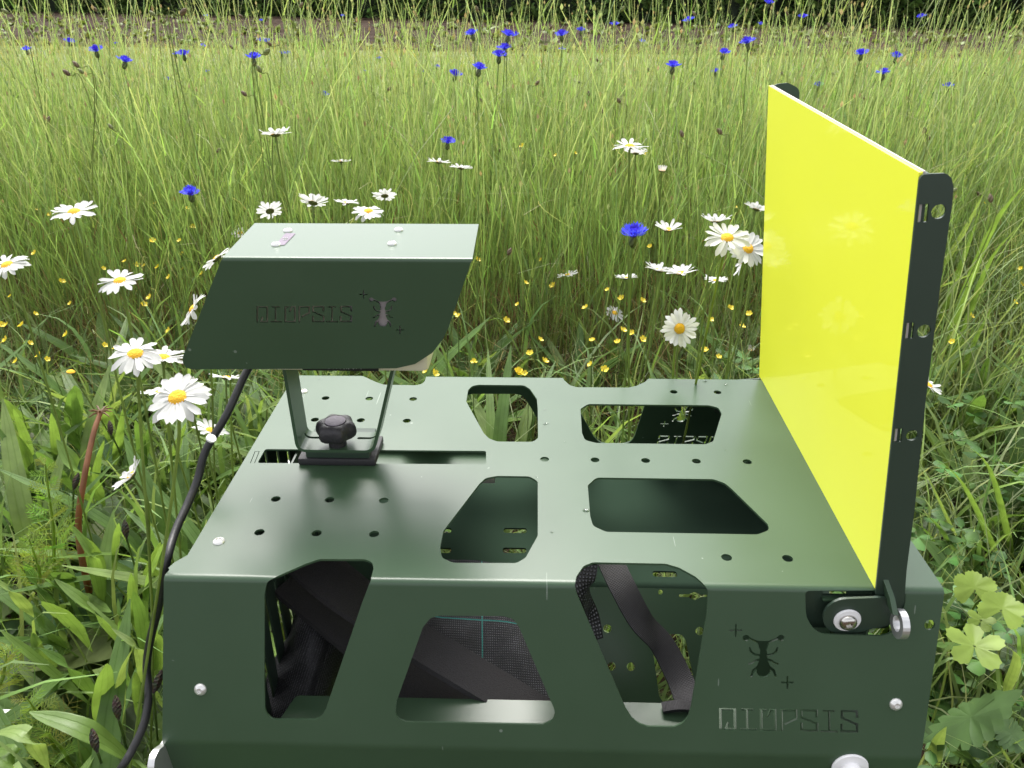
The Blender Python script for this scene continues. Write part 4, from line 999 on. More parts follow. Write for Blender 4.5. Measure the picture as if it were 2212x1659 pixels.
right_sets = [
 ('clump of long arching grass leaves below the right side of the yellow panel', zC, [
  ((390, 650), (700, 900), (895, 1640), 78, (.34, .28, .05), PL1), ((200, 780), (480, 1030), (770, 1640), 86, (.33, .27, .06), PL1), ((120, 810), (270, 1130), (510, 1660), 52, (.32, .25, .06), PL3),
  ((60, 1215), (250, 1350), (430, 1620), 80, (.24, .2, .08), PL2), ((545, 1475), (640, 1550), (790, 1680), 60, (.22, .18, .1), PL2), ((40, 1330), (180, 1430), (330, 1680), 80, (.2, .16, .08), PL2)]),
 ('tuft of tall light green grass blades right behind the yellow panel', zE, [
  ((1305, 330), (1230, 540), (1165, 760), 42, (.56, .42, .25), (.22, .28, .11)), ((1340, 600), (1240, 800), (1120, 1000), 30, (.5, .4, .25), PL3), ((1545, 560), (1350, 850), (1090, 1500), 46, (.58, .45, .1), PL1), ((1545, 740), (1340, 1010), (1180, 1500), 34, (.52, .4, .08), PL1),
  ((1450, 990), (1290, 1020), (1090, 1100), 22, (.42, .4, .3), PL3), ((1275, 1235), (1185, 1400), (1110, 1680), 58, (.3, .22, .05), PL1), ((1360, 1435), (1330, 1560), (1300, 1760), 50, (.25, .16, .05), PL2), ((1310, 720), (1220, 980), (1100, 1300), 34, (.46, .34, .14), PL1), ((1380, 1180), (1260, 1430), (1180, 1700), 30, (.36, .22, .05), PL1)]),
 ('curled broad grass blade looping beside the lobed leaves', zD, [
  ((650, 680), (860, 800), (780, 1090), 85, (.3, .27, .16), PL3)]),
 ('young upright leaf at the lower right corner of the stand', zD, [
  ((325, 1340), (250, 1500), (190, 1760), 120, (.26, .2, .1), PL3), ((740, 1490), (790, 1590), (880, 1760), 60, (.2, .14, .06), PL3)]),
]
for lab, zf, ls in right_sets:
    b0 = atz(*zf(*ls[0][2]), 0); t = tag(empty('grass_clump', (b0.x, b0.y, 0)), lab, 'grass')
    for (tp, mi, ba, w_, hs_, c_) in ls: hero(t, zf, tp, mi, ba, w_, hs_, c_, wfn=strap_, wave=.03, fold=.35, n=10)

# small plantains filling the verge, each a plant with its own leaves
def plantain(x, y, nl, ln, lab, grp):
    t = tag(empty('plantain', (x, y, 0)), lab, 'plant', grp)
    a0 = random.uniform(0, 6)
    for i in range(nl):
        a = a0+i*2.4+random.uniform(-.3, .3); l = ln*random.uniform(.65, 1.1); el = random.uniform(.75, 1.4)
        d = Vector((math.cos(a), math.sin(a), 0)); up_ = Vector((0, 0, 1)); b = Vector((x, y, .005))+d*.01
        P = [b, b+(d*math.cos(el)+up_*math.sin(el))*l*.5, b+(d*math.cos(el*.8)+up_*math.sin(el*.75))*l]
        c = random.choice([PL1, PL2, PL2, PL3]); leafobj('leaf', P, random.uniform(.016, .032), c, t, wave=.05, fold=.2, n=8)
spots = []
for i in range(60):
    for _ in range(50):
        if i < 26: x_, y_ = random.uniform(-1.05, -.27), random.uniform(-.15, 1.05)
        elif i < 48: x_, y_ = random.uniform(-.9, 1.1), random.uniform(.52, 1.12)
        else: x_, y_ = random.uniform(.5, 1.3), random.uniform(.0, 1.1)
        if all(math.hypot(x_-a, y_-b) > .11 for a, b in spots): break
    spots.append((x_, y_))
    zone_ = ('left of', 'behind', 'right of')[0 if i < 26 else 1 if i < 48 else 2]
    plantain(x_, y_, random.randint(8, 12), random.uniform(.22, .38), 'green plantain rosette among the low grass %s the stand' % zone_, 'plantains %s the stand' % zone_)

# lobed, toothed leaves
def outline_leaf(name, O, ax, sd, L_, W_, outline, parent, col, mat=None, cup=.15, rings=4, arch=.15):
    """flat outline (x along, y across; unit) turned into a cupped leaf with concentric rings"""
    ax = Vector(ax).normalized(); nrm = Vector(ax).cross(Vector(sd)).normalized(); sd = nrm.cross(ax).normalized()
    cxo = sum(p[0] for p in outline)/len(outline); V, F, UV = [], [], []; n = len(outline)
    for k in range(1, rings+1):
        s = k/rings
        for (a, b) in outline:
            x = cxo+(a-cxo)*s; y = b*s
            z = cup*abs(y)-arch*x*x+.016*math.sin(a*7+b*5)*s
            V.append(Vector(O)+ax*x*L_+sd*y*W_+nrm*z*L_); UV.append((y+.5, x))
    V.append(Vector(O)+ax*cxo*L_-nrm*arch*cxo*cxo*L_); UV.append((.5, cxo))
    for k in range(rings-1):
        for i in range(n): j = (i+1) % n; F.append((k*n+i, k*n+j, (k+1)*n+j, (k+1)*n+i))
    for i in range(n): F.append((len(V)-1, (i+1) % n, i))
    c = [(*[q*(1+.15*noise.noise(Vector(v)*30)) for q in col], 1) for v in V]
    return mk(name, V, F, mat or LEAFP, parent, True, 70, uv=UV, col=c)
def palmate(lobes=5, notch=.45, teeth=4, span=300):
    o = [(0, 0)]; n = lobes*teeth*2
    for i in range(n+1):
        f = i/n; a = R(-span/2+span*f); l = f*lobes % 1; lob = notch+(1-notch)*math.sin(math.pi*l)**.55
        r = lob*(1+.035*(1 if i % 2 else -1)); o.append((r*math.cos(a)*1.0, r*math.sin(a)))
    return o
def pinnate(n=6, depth=.55):
    o = [(0, 0), (.05, .03)]; up_ = []
    for i in range(n):
        a = .1+.75*i/n; w_ = .16+.34*math.sin(math.pi*(i+.7)/(n+.6)); st = .75/n
        up_ += [(a, w_*(1-depth)), (a-.03, w_*.9), (a+st*.25, w_), (a+st*.7, w_*.85), (a+st*.9, w_*(1-depth*.7))]
    up_ += [(.88, .12), (.95, .07)]
    return o[:1]+up_+[(1, 0)]+[(x, -y) for x, y in reversed(up_)]
mal = tag(empty('mallow', atz(*zD(430, 1000), 0)), 'mallow plant with round lobed yellow green leaves right of the stand', 'plant')
mal.location.z = 0
MAL = (.23, .33, .055)
for (cx_, cy_, r_, hgt, notch, rot) in ((540, 300, 165, .33, .80, 80), (745, 455, 165, .34, .82, 60), (590, 530, 105, .30, .55, 60), (540, 730, 215, .32, .42, 75)):
    O = atz(*zD(cx_, cy_), hgt); Zl = (O-CAM).dot(Fv); rad = .86*(zD(r_, 0)[0]-zD(0, 0)[0])*Zl/FPX
    rot_ = R(rot); axl = Vector((math.cos(rot_), math.sin(rot_)*.8, .55 if notch > .6 else .25)); sd_ = Vector((-math.sin(rot_), math.cos(rot_), -.1))
    lf = outline_leaf('leaf', O, axl, sd_, rad*1.15, rad*1.15, palmate(5 if notch > .6 else 5, notch, 5, 290 if notch > .6 else 340), mal, MAL, cup=.25, arch=.10)
    bs = Vector((mal.location.x+random.uniform(-.02, .02), mal.location.y+.02, .0)); midp = (O+bs)/2+Vector((.01, .02, .05))
    tube('stalk', catmull([bs, midp, O], 5), .0016, GRASS, mal, 5, (.16, .22, .07))
sow = tag(empty('sow_thistle', (*atz(*zD(200, 1430), 0).xy, 0)), 'dark jagged sow thistle leaf lying at the lower right beside the stand', 'plant')
for (b_, t_, w_, hh_) in (((150, 1440), (940, 1090), .12, (.20, .27)), ((430, 1450), (600, 1760), .085, (.2, .14)), ((700, 1250), (960, 1560), .09, (.22, .2))):
    O, Tt = atz(*zD(*b_), hh_[0]), atz(*zD(*t_), hh_[1]); d = Tt-O
    outline_leaf('leaf', O, d, d.cross(Vector((0, .25, 1))), d.length, w_*.62, pinnate(7, .66), sow, (.085, .155, .05), cup=.12, arch=.06)
def lobed_plant(x, y, nl, ln, col, lab, grp, kind='sow_thistle'):
    t = tag(empty(kind, (x, y, 0)), lab, 'plant', grp); a0 = random.uniform(0, 6)
    for i in range(nl):
        a = a0+i*2.4; l = ln*random.uniform(.7, 1.15); d = Vector((math.cos(a), math.sin(a), random.uniform(.25, 1.0)))
        outline_leaf('leaf', Vector((x, y, .01)), d, Vector((-math.sin(a), math.cos(a), 0)), l, l*random.uniform(.6, .85), pinnate(5, random.uniform(.35, .6)), t, [c*random.uniform(.8, 1.25) for c in col], cup=.15, arch=.25, rings=3)
for i in range(30):
    x_, y_ = (random.uniform(-1.0, -.27), random.uniform(-.25, 1.1)) if i < 20 else (random.uniform(.48, 1.2), random.uniform(-.3, .9))
    lobed_plant(x_, y_, random.randint(4, 6), random.uniform(.13, .22), (.085, .15, .045), 'low rosette of jagged green leaves under the taller plants beside the stand', 'jagged leaf rosettes in the verge')
for (u, v, h_) in ((95, 1510, .08), (150, 1470, .06), (230, 1640, .08), (300, 1420, .06), (340, 1100, .08), (385, 1010, .06)):
    p = atz(u, v, h_); lobed_plant(p.x, p.y, 4, .16, (.12, .19, .055), 'low rosette of jagged green leaves under the taller plants beside the stand', 'jagged leaf rosettes in the verge')

# clover patch right of the stand
bag = Bag(); m = 700
x2 = rng.uniform(.44, 1.5, m); y2 = rng.uniform(-.35, 1.0, m); top = .10+.12*(vnoise(x2, y2, 3, 2)*.5+.5)+.05*rng.random(m)
top = top*np.where(x2 < .55, 1.0, 1.0)
hf = rng.uniform(.45, 1.15, m); z2 = top*hf
for k in range(3):
    a = rng.uniform(0, 2*np.pi, m) if k == 0 else a+2*np.pi/3
    s = rng.uniform(.016, .030, m); el = rng.uniform(-.15, .35, m)
    d = np.stack([np.cos(a)*np.cos(el), np.sin(a)*np.cos(el), np.sin(el)], 1); q = np.stack([-np.sin(a), np.cos(a), 0*a], 1)
    B = np.stack([x2, y2, z2], 1); upn = np.cross(d, q)
    cc = jit((.055, .125, .026), m, .4)
    pts = [(0, 0), (.45, .34), (.85, .30), (1.0, 0), (.85, -.30), (.45, -.34)]
    Vv = np.stack([B+d*s[:, None]*px_+q*s[:, None]*py_+upn*s[:, None]*abs(py_)*-.35 for px_, py_ in pts], 1).reshape(-1, 3)
    ix = np.arange(m*6).reshape(m, 6); Q = np.concatenate([ix[:, [0, 1, 2, 3]], ix[:, [0, 3, 4, 5]]], 0)
    C = np.repeat(cc, 6, 0).reshape(m, 6, 3); C[:, 0] *= 1.5; C = C.reshape(-1, 3)
    bag.add(Vv, Q, C)
bag.add(*blades(np.stack([x2, y2, 0*x2], 1), z2, .0*rng.standard_normal((m, 2)), .0*rng.standard_normal((m, 2)), np.full(m, .0016), 2, jit((.06, .10, .03), m), jit((.08, .13, .04), m), minw=.8))
tag(bag.build('clover', LEAFP), 'patch of dark green clover leaves right of the stand', None, None, 'stuff')

# ------------------------------------------------------------------ feathery plants
def feathery(base, top, rad, lab, col=(.22, .32, .06), seed=0):
    rnd = random.Random(seed); base, top = Vector(base), Vector(top)
    t = tag(empty('feathery_plant', (base.x+.01, base.y+.01, 0)), lab, 'plant')
    tube('stem', [(base.x+.01, base.y+.01, 0), base], .0026, GRASS, t, 6, (.20, .28, .08))
    ax = top-base; L_ = ax.length; axn = ax.normalized(); tube('stem', [base, base+ax*.5+Vector((.004, 0, 0)), top], [.0026, .002, .0006], GRASS, t, 6, (.24, .33, .08))
    n = int(L_/.011)
    for i in range(n):
        f = (i+.5)/n; p = base+ax*f; a = i*2.4+rnd.uniform(-.3, .3); rr = rad*(1.15-f*.9)*rnd.uniform(.8, 1.1)*(.4+.6*min(1, f*4))
        d = Vector((math.cos(a), math.sin(a), .55)).normalized(); bagf = Bag()
        Vs, Qs = [], []
        def rib(p0, p1, w0):
            s = (p1-p0).cross(Fv); s = s.normalized()*w0*.5 if s.length > 1e-6 else Vector((w0*.5, 0, 0)); k = len(Vs)
            Vs.extend([p0-s, p0+s, p1+s*.5, p1-s*.5]); Qs.append((k, k+1, k+2, k+3))
        rib(p, p+d*rr, .0011)
        for j in range(5):
            g = .2+.75*j/5; q = p+d*rr*g
            for sgn in (-1, 1):
                sd = d.cross(axn).normalized()*sgn; e = (d*.6+sd*.8+axn*rnd.uniform(-.3, .5)).normalized(); ln = rr*.48*(1.1-g*.6); rib(q, q+e*ln, .0008)
                for k in range(2):
                    q2 = q+e*ln*(.4+.35*k); e2 = (e+axn*rnd.uniform(-.9, .9)+d*rnd.uniform(-.5, .7)).normalized(); rib(q2, q2+e2*ln*.5, .0007)
        mk('frond', Vs, Qs, GRASS, t, False, col=[(*[c*rnd.uniform(.8, 1.2) for c in col], 1)]*len(Vs))
feathery(atz(*zA(450, 1480), .14), atz(*zA(375, 530), .42), .052, 'tall pale feathery plant standing in front of the red dry stalk', seed=1)
feathery(atz(*zA(340, 1580), .14), atz(*zA(240, 1150), .32), .045, 'short soft feathery plant at the foot of the tall feathery one', (.20, .29, .05), seed=2)
feathery(atz(*zA(-60, 1500), .05), atz(*zA(60, 1230), .2), .05, 'feathery plant cut by the left edge above the jagged leaf', seed=3)
feathery(atz(*zB(-60, 1050), .12), atz(*zB(60, 640), .26), .05, 'yellowish feathery tuft at the left edge below the long leaf', (.26, .33, .07), seed=4)
feathery(atz(*zB(480, 1480), .10), atz(*zB(230, 1030), .24), .05, 'feathery tuft under the tip of the long arching leaf', (.24, .32, .07), seed=5)
feathery(atz(*zB(640, 1660), .08), atz(*zB(400, 1330), .20), .05, 'feathery tuft at the bottom edge left of the plantain heads', (.20, .28, .06), seed=6)
feathery(atz(1575/1.157, 985/1.157, .0), atz(1520/1.157, 845/1.157, .20), .045, 'feathery plant behind the rear edge of the stand', (.17, .26, .05), seed=8)

# ------------------------------------------------------------------ stalks with heads
def stem_curve(head, ground, bow=(0, 0, 0)):
    h, g = Vector(head), Vector(ground); return catmull([g, g*.6+h*.4+Vector(bow)*.6, g*.22+h*.78+Vector(bow), h], 4)
def plant_head(u, v, hz, ln, rad, axis, foot, lab, col=(.055, .045, .030)):
    p = atz(u, v, hz); g = Vector((atz(*foot, 0).x, atz(*foot, 0).y, 0)) if foot else Vector((p.x+random.uniform(-.03, .03), p.y+.02, 0))
    t = tag(empty('plantain_flower', g), lab, 'flower head', 'dark plantain flower heads')
    ax = (Vector(axis)+Vector((0, .75, 0))).normalized(); tube('stem', stem_curve(p, g), .0013, GRASS, t, 5, (.10, .15, .05))
    V, F = [], []; nr, nh = 10, 12; tt = ax.orthogonal().normalized(); bb = ax.cross(tt)
    for i in range(nh+1):
        f = i/nh; r_ = rad*math.sin(math.pi*min(.98, max(.04, f)))**.6
        for k in range(nr):
            a = 2*math.pi*(k+(i % 2)*.5)/nr; bump = 1.18 if (k+i) % 2 else .88; V.append(p+ax*(f*ln)+(tt*math.cos(a)+bb*math.sin(a))*r_*bump)
    for i in range(nh):
        for k in range(nr): F.append((i*nr+k, i*nr+(k+1) % nr, (i+1)*nr+(k+1) % nr, (i+1)*nr+k))
    mk('head', V, F, GRASS, t, False, col=[(*[c*random.uniform(.6, 1.5) for c in col], 1) for _ in V])
for (zf, c, ft_, hz, ax, lab) in (
  (zB, (1048, 1232), (1150, 1600), .30, (-.3, 0, 1), 'dark plantain flower head in front of the widest leaf near the cable'),
  (zB, (860, 1520), (930, 1720), .27, (-.45, 0, 1), 'dark plantain flower head at the bottom edge left of the cable'),
  (zB, (1355, 1000), (1400, 1500), .31, (.35, 0, 1), 'plantain flower head between the cable and the left side of the stand'),
  (zA, (610, 745), (600, 1100), .33, (.25, 0, 1), 'dark plantain flower head just left of the red dry stalk'),
  (zA, (1050, 1150), (1200, 1650), .32, (-.25, 0, 1), 'dark plantain flower head below the drooping side daisy'),
  (zA, (925, 290), (1060, 560), .30, (-.3, 0, 1), 'brown plantain flower head right of the red stalk top')):
    plant_head(*zf(*c), hz, .021, .0034, ax, zf(*ft_), lab)
# dried reddish dandelion stalk
p = atd(*zA(835, 100), 1.10); t = tag(empty('dry_stalk', (*atz(*zA(760, 1640), 0).xy, 0)), 'reddish dry stalk with a withered brown top standing at the left', 'stalk')
tube('stem', catmull([Vector(t.location), atd(*zA(720, 1500), 1.12), atd(*zA(650, 1080), 1.08), atd(*zA(690, 700), 1.06), atd(*zA(770, 300), 1.08), p], 5), [.0052*(1-.35*i/25) for i in range(26)], GRASS, t, 8, (.30, .15, .085))
for k in range(9):
    a = k*.7; d = Vector((math.cos(a), math.sin(a)*.6, .3+.3*math.sin(k*3))).normalized(); tube('sepal', [p, p+d*.009, p+d*.017+Vector((0, 0, -.004))], [.0018, .0014, .0005], GRASS, t, 5, (.22, .14, .08))

# ------------------------------------------------------------------ daisies
def petal_mesh(name, L_, W_, curve, mat, tip=.2, col=(.70, .70, .68), nx=2, ny=5):
    V, F, UV = [], [], []
    for j in range(ny+1):
        f = j/ny; w_ = W_*.5*(.45+.55*math.sin(min(1, f*1.5)*math.pi/2))*(1 if f < .8 else (1-(f-.8)/.2*.45))
        for i in range(nx+1):
            a = i/nx*2-1; x = f*L_-(.10*L_*a*a if f == 1 else 0); z = curve*f*f*L_+.10*W_*(a*a)-.02*W_
            V.append((x, a*w_, z)); UV.append((a*.5+.5, f))
    for j in range(ny):
        for i in range(nx): a = j*(nx+1)+i; F.append((a, a+1, a+nx+2, a+nx+1))
    me = bpy.data.meshes.new(name); me.from_pydata(V, [], F); me.materials.append(mat)
    at = me.color_attributes.new('tint', 'FLOAT_COLOR', 'POINT'); at.data.foreach_set('color', np.array([(*col, 1)]*len(V), dtype=np.float32).ravel())
    me.shade_smooth(); return me
PET = [petal_mesh('petal', .0175, .0058, c, PETALW) for c in (-.10, .05, .18, -.30)]
def dome_mesh(name, r, h, mat, nr=5, ns=16, low=-.0):
    V, F = [(0, 0, h*.86)], []
    for i in range(1, nr+1):
        f = i/nr
        for k in range(ns):
            a = 2*math.pi*k/ns; V.append((r*f*math.cos(a), r*f*math.sin(a), h*(1-f**2.6)*(1 if f > .4 else .86+.14*f/.4)+low*(i == nr)))
    for k in range(ns): F.append((0, 1+k, 1+(k+1) % ns))
    for i in range(nr-1):
        for k in range(ns): a = 1+i*ns; F.append((a+k, a+ns+k, a+ns+(k+1) % ns, a+(k+1) % ns))
    me = bpy.data.meshes.new(name); me.from_pydata(V, [], F); me.materials.append(mat); me.shade_smooth(); return me
DISCM = dome_mesh('disc', .0068, .0032, DISC)
def calyx_mesh(name, r, h, col, mat=GRASS, ns=14, prof=None, chk=.4):
    prof = prof or [(.16, -h), (.7, -h*.75), (.98, -h*.35), (1, 0), (.85, .0005)]
    V, F = [], []
    for i, (a_, z) in enumerate(prof):
        for k in range(ns): a = 2*math.pi*k/ns; V.append((r*a_*math.cos(a), r*a_*math.sin(a), z))
    for i in range(len(prof)-1):
        for k in range(ns): F.append((i*ns+k, i*ns+(k+1) % ns, (i+1)*ns+(k+1) % ns, (i+1)*ns+k))
    F.append(tuple(reversed(range(ns)))); me = bpy.data.meshes.new(name); me.from_pydata(V, [], F); me.materials.append(mat)
    rr = random.Random(3); C = [(*[c*(1+chk*(1 if (i+i//ns) % 2 else -1)*rr.uniform(.5, 1)) for c in col], 1) for i in range(len(V))]
    at = me.color_attributes.new('tint', 'FLOAT_COLOR', 'POINT'); at.data.foreach_set('color', np.array(C, dtype=np.float32).ravel()); me.shade_smooth(); return me
DCAL = calyx_mesh('calyx', .0070, .0034, (.19, .21, .07))
def child(name, me, parent, M):
    o = bpy.data.objects.new(name, me); o.parent = parent; o.matrix_local = M; COL.objects.link(o); return o
def joined(name, me, Ms, parent, mat):
    V, F = [], []; src = [v.co.copy() for v in me.vertices]; fs = [tuple(p.vertices) for p in me.polygons]
    for M in Ms:
        k = len(V); V += [M @ v for v in src]; F += [tuple(a+k for a in f) for f in fs]
    m2 = bpy.data.meshes.new(name); m2.from_pydata(V, [], F); m2.materials.append(mat)
    c = np.zeros(len(me.vertices)*4, dtype=np.float32); me.color_attributes['tint'].data.foreach_get('color', c); c = np.tile(c, len(Ms))
    at = m2.color_attributes.new('tint', 'FLOAT_COLOR', 'POINT'); at.data.foreach_set('color', c); m2.shade_smooth(); return m2
def head_frame(n):
    n = Vector(n).normalized(); return n.to_track_quat('Z', 'Y').to_matrix().to_4x4()
def ground_under(p, spread=.05, dy=.03):
    g = Vector((p.x+random.uniform(-spread, spread), p.y+random.uniform(-spread, spread)+dy, 0))
    if XL-.12 < g.x < XR+.04 and -.1 < g.y < D0+.1:
        g.x = XL-.16 if g.x < .1 else g.x; g.y = D0+.12 if g.x >= .1 else g.y
    return g
def daisy(u, v, wpx, n, lab, foot=None, size=.046, droop=0, half=None, upet=0, miss=0, dz=0):
    Z = size*FPX/wpx; c = atd(u, v, Z); rnd = random.Random(int(u*7+v))
    g = ground_under(c) if foot is None else Vector((*atz(*foot, 0).xy, 0))
    t = tag(empty('daisy', g), lab, 'daisy', 'white daisies')
    sc = size/.046; n = Vector(n).normalized(); M0 = Matrix.Translation(c-g) @ head_frame(n) @ Matrix.Scale(sc, 4)
    child('disc', DISCM, t, M0); child('calyx', DCAL, t, M0)
    nn = rnd.randint(18, 23); Ms = []
    for k in range(nn):
        if rnd.random() < miss: continue
        a = 2*math.pi*(k+rnd.uniform(-.25, .25))/nn; l = rnd.uniform(.86, 1.1); tl = rnd.uniform(-.12, .12)+(upet if upet else 0)-droop
        Ms.append((rnd.choice(PET if not upet else PET[:3]), M0 @ Matrix.Rotation(a, 4, 'Z') @ Matrix.Translation((.0058, 0, rnd.uniform(-.0003, .0006))) @ Matrix.Rotation(-tl, 4, 'Y') @ Matrix.Rotation(rnd.uniform(-.3, .3), 4, 'X') @ Matrix.Diagonal((l, rnd.uniform(.85, 1.1), 1, 1))))
    if wpx >= 44:
        for me, M in Ms: child('petal', me, t, M)
    else:
        o = child('petals', joined('petals', PET[1], [M for _, M in Ms], t, PETALW), t, Matrix.Identity(4)); o['kind'] = 'stuff'
    base = c-n*.0034*sc
    P = catmull([g, g*.55+base*.45+Vector((rnd.uniform(-.012, .012), 0, .0)), base*.9+g*.1-n*.012, base], 5)
    V, F = tube_vf([p for p in P], .0014*sc, 6); mk('stem', V, F, GRASS, t, True, 60, col=[(.22, .29, .09, 1)]*len(V))
    return t
UPN = (0, -.12, 1); AW = (0, .42, 1)
DA = [
 (595, 291, 70, (-.12, .30, 1), 'daisy high above the left of the camera unit with petals swept upward', {}, .25),
 (737, 349, 44, (0, .25, 1), 'small daisy seen from the side above the middle of the camera unit', {}, .1),
 (948, 350, 52, (.12, .25, 1), 'left daisy of the overlapping pair above the right corner of the camera unit', {}, .1),
 (996, 363, 50, (.10, .3, 1), 'right daisy of the overlapping pair above the right corner of the camera unit', {}, .15),
 (1360, 316, 80, (0, -.02, 1), 'daisy on a tall thick stem high in the middle of the field', {}, 0),
 (1373, 331, 50, (.05, .35, 1), 'smaller daisy tucked under the one on the tall thick stem', {}, .2),
 (160, 457, 96, (0, -.12, 1), 'wide flat daisy high at the left over the meadow', {}, 0),
 (583, 456, 60, (-.45, .95, .75), 'daisy turned away above the left corner of the camera unit', {}, .1),
 (676, 438, 68, (.1, .75, .9), 'daisy turned away showing its green back above the camera unit', {}, .25),
 (749, 438, 56, (.05, .15, 1), 'narrow side on daisy between two others above the camera unit', {}, .1),
 (831, 423, 54, (-.1, .7, .8), 'daisy turned away highest of the group above the camera unit', {}, .1),
 (796, 456, 72, (.06, -.18, 1), 'daisy with its yellow disc up just above the camera unit', {}, -.12),
 (519, 503, 40, (0, -.3, 1), 'daisy mostly hidden behind the left slope of the camera unit top', {}, 0),
 (468, 558, 78, (-.7, .1, .8), 'daisy half hidden behind the upper left edge of the camera unit', {}, 0),
 (15, 572, 92, (-.15, -.25, 1), 'daisy cut by the left edge of the picture', {}, 0),
 (259, 606, 94, (.0, -.16, 1), 'flat daisy with yellow disc left of the camera unit', {}, -.05),
 (416, 668, 86, (-.75, -.25, .6), 'daisy half hidden behind the left edge of the camera unit', {}, 0),
 (292, 764, 116, (.12, -.28, 1), 'large daisy left of the lower corner of the camera unit', {}, -.2),
 (352, 772, 104, (.10, .12, 1), 'large daisy seen from the side touching the lower corner of the camera unit', {}, .1),
 (347, 846, 84, (-.1, .25, 1), 'daisy hidden behind the largest one at the left', {}, .1),
 (383, 858, 140, (.02, -.50, 1), 'largest white daisy with yellow disc at the left of the stand', {}, -.12),
 (489, 816, 74, (.1, .5, .9), 'daisy turned away just left of the bracket and cable', {}, .05),
 (455, 929, 76, (.35, .15, .9), 'daisy seen from the side behind the cable', {}, .1),
 (283, 1028, 90, (-.62, -.1, .72), 'tilted half open daisy on a bent stem above the plantains', {}, .3),
 (1443, 496, 68, (0, .02, 1), 'daisy with two raised petal wings right of the large cornflower', {}, .45),
 (1546, 478, 70, (0, .25, 1), 'daisy with fanned up petals left of the yellow panel', {}, .4),
 (1571, 513, 100, (-.05, -.42, 1), 'daisy with big yellow disc beside the yellow panel', {}, -.1),
 (1616, 537, 86, (.1, -.75, .8), 'daisy overlapping the big yellow disc one beside the yellow panel', {}, -.05),
 (1607, 562, 76, (-.85, .2, .3), 'daisy drooping sideways below the overlapping pair', {}, 0),
 (1634, 452, 56, (.3, .3, .9), 'daisy cut off by the left edge of the yellow panel', {}, .3),
 (1424, 584, 68, (.15, .15, 1), 'daisy left of the pair below the large cornflower', {}, .25),
 (1471, 590, 72, (-.1, .08, 1), 'right daisy of the pair below the large cornflower', {}, .35),
 (1546, 606, 54, (0, .1, 1), 'thin petalled daisy below the group near the yellow panel', {}, .2),
 (1352, 601, 50, (0, .25, 1), 'ragged daisy left of the pair below the large cornflower', {}, .2),
 (1226, 594, 46, (-.25, .15, 1), 'small tilted daisy alone in the middle of the stems', {}, .05),
 (1328, 676, 44, (.3, -.5, .9), 'small open daisy left of the daisy that faces the camera', {}, -.1),
 (1341, 721, 30, (0, .1, 1), 'little daisy beneath the small open one', {}, .35),
 (1468, 710, 84, (.02, -1, .32), 'daisy facing the camera with all its petals round a yellow disc', {}, 0),
 (1493, 628, 30, (.4, -.3, .8), 'tiny daisy above the one that faces the camera', {}, 0),
 (2006, 832, 70, (.45, -.1, .8), 'daisy half hidden behind the right edge of the dark frame', {}, .15),
]
for (u, v, wp, n, lab, kw, up_) in DA:
    kw = dict(kw)
    if up_ > 0: kw['upet'] = up_
    elif up_ < 0: kw['droop'] = -up_
    if up_ >= .4: kw['miss'] = .25
    daisy(u, v, wp, n, lab, **kw)
# half open daisy buds
def budd(u, v, wpx, lab, size=.02, white=True):
    Z = size*FPX/wpx; c = atd(u, v, Z); g = ground_under(c); t = tag(empty('daisy_bud', g), lab, 'flower bud')
    M0 = Matrix.Translation(c-g) @ head_frame((random.uniform(-.2, .2), .05, 1)); child('calyx', DCAL, t, M0 @ Matrix.Scale(1.0, 4))
    if white:
        for k in range(14): child('petal', PET[1], t, M0 @ Matrix.Rotation(k*2*math.pi/14, 4, 'Z') @ Matrix.Translation((.0066, 0, 0)) @ Matrix.Rotation(-1.25, 4, 'Y') @ Matrix.Scale(.55, 4))
    child('disc', DISCM, t, M0)
    V, F = tube_vf(catmull([g, g*.5+c*.5+Vector((.01, 0, 0)), c-Vector((0, 0, .003))], 5), .0012, 5); mk('stem', V, F, GRASS, t, True, col=[(.16, .21, .06, 1)]*len(V))
for a in ((405, 834, 38, 'half open white daisy bud behind the largest daisy'), (1430, 368, 22, 'closed white daisy bud right of the daisy on the tall thick stem'), (1622, 756, 20, 'white pointed daisy bud at the lower left of the yellow panel')): budd(*a)
budd(153, 803, 26, 'yellow green daisy bud without petals left of the large daisies', white=False); budd(430, 838-3, 22, 'plain daisy bud right of the largest daisy', white=False)
budd(282, 966, 18, 'small green daisy bud above the tilted half open daisy', white=False); budd(1407, 862-0, 14, 'small pale bud behind the notch at the back of the stand', white=False)

# ------------------------------------------------------------------ cornflowers
BLU = (.075, .085, .78)
def floret_mesh(L_=.013, col=BLU):
    V = [(0, -.0006, 0), (0, .0006, 0), (L_*.5, -.0012, .001), (L_*.5, .0012, .001), (L_*.75, -.0030, .0024), (L_*.75, 0, .0012), (L_*.75, .0030, .0024),
         (L_*1.0, -.0042, .0036), (L_*.84, -.0018, .002), (L_*1.08, 0, .0028), (L_*.84, .0018, .002), (L_*1.0, .0042, .0036)]
    F = [(0, 1, 3, 2), (2, 5, 4), (2, 3, 5), (3, 6, 5), (4, 5, 8, 7), (5, 6, 11, 10), (5, 10, 9, 8)]
    me = bpy.data.meshes.new('floret'); me.from_pydata(V, [], F); me.materials.append(PETALB)
    at = me.color_attributes.new('tint', 'FLOAT_COLOR', 'POINT'); at.data.foreach_set('color', np.array([(*col, 1)]*len(V), dtype=np.float32).ravel()); me.shade_smooth(); return me
FLO = [floret_mesh(.013, BLU), floret_mesh(.013, (.10, .12, .85)), floret_mesh(.011, (.07, .05, .50))]
CCAL = calyx_mesh('calyx', .0044, .012, (.13, .16, .075), prof=[(.3, -.013), (.9, -.010), (1.05, -.0065), (.85, -.002), (.6, .0005)], ns=10, chk=.5)
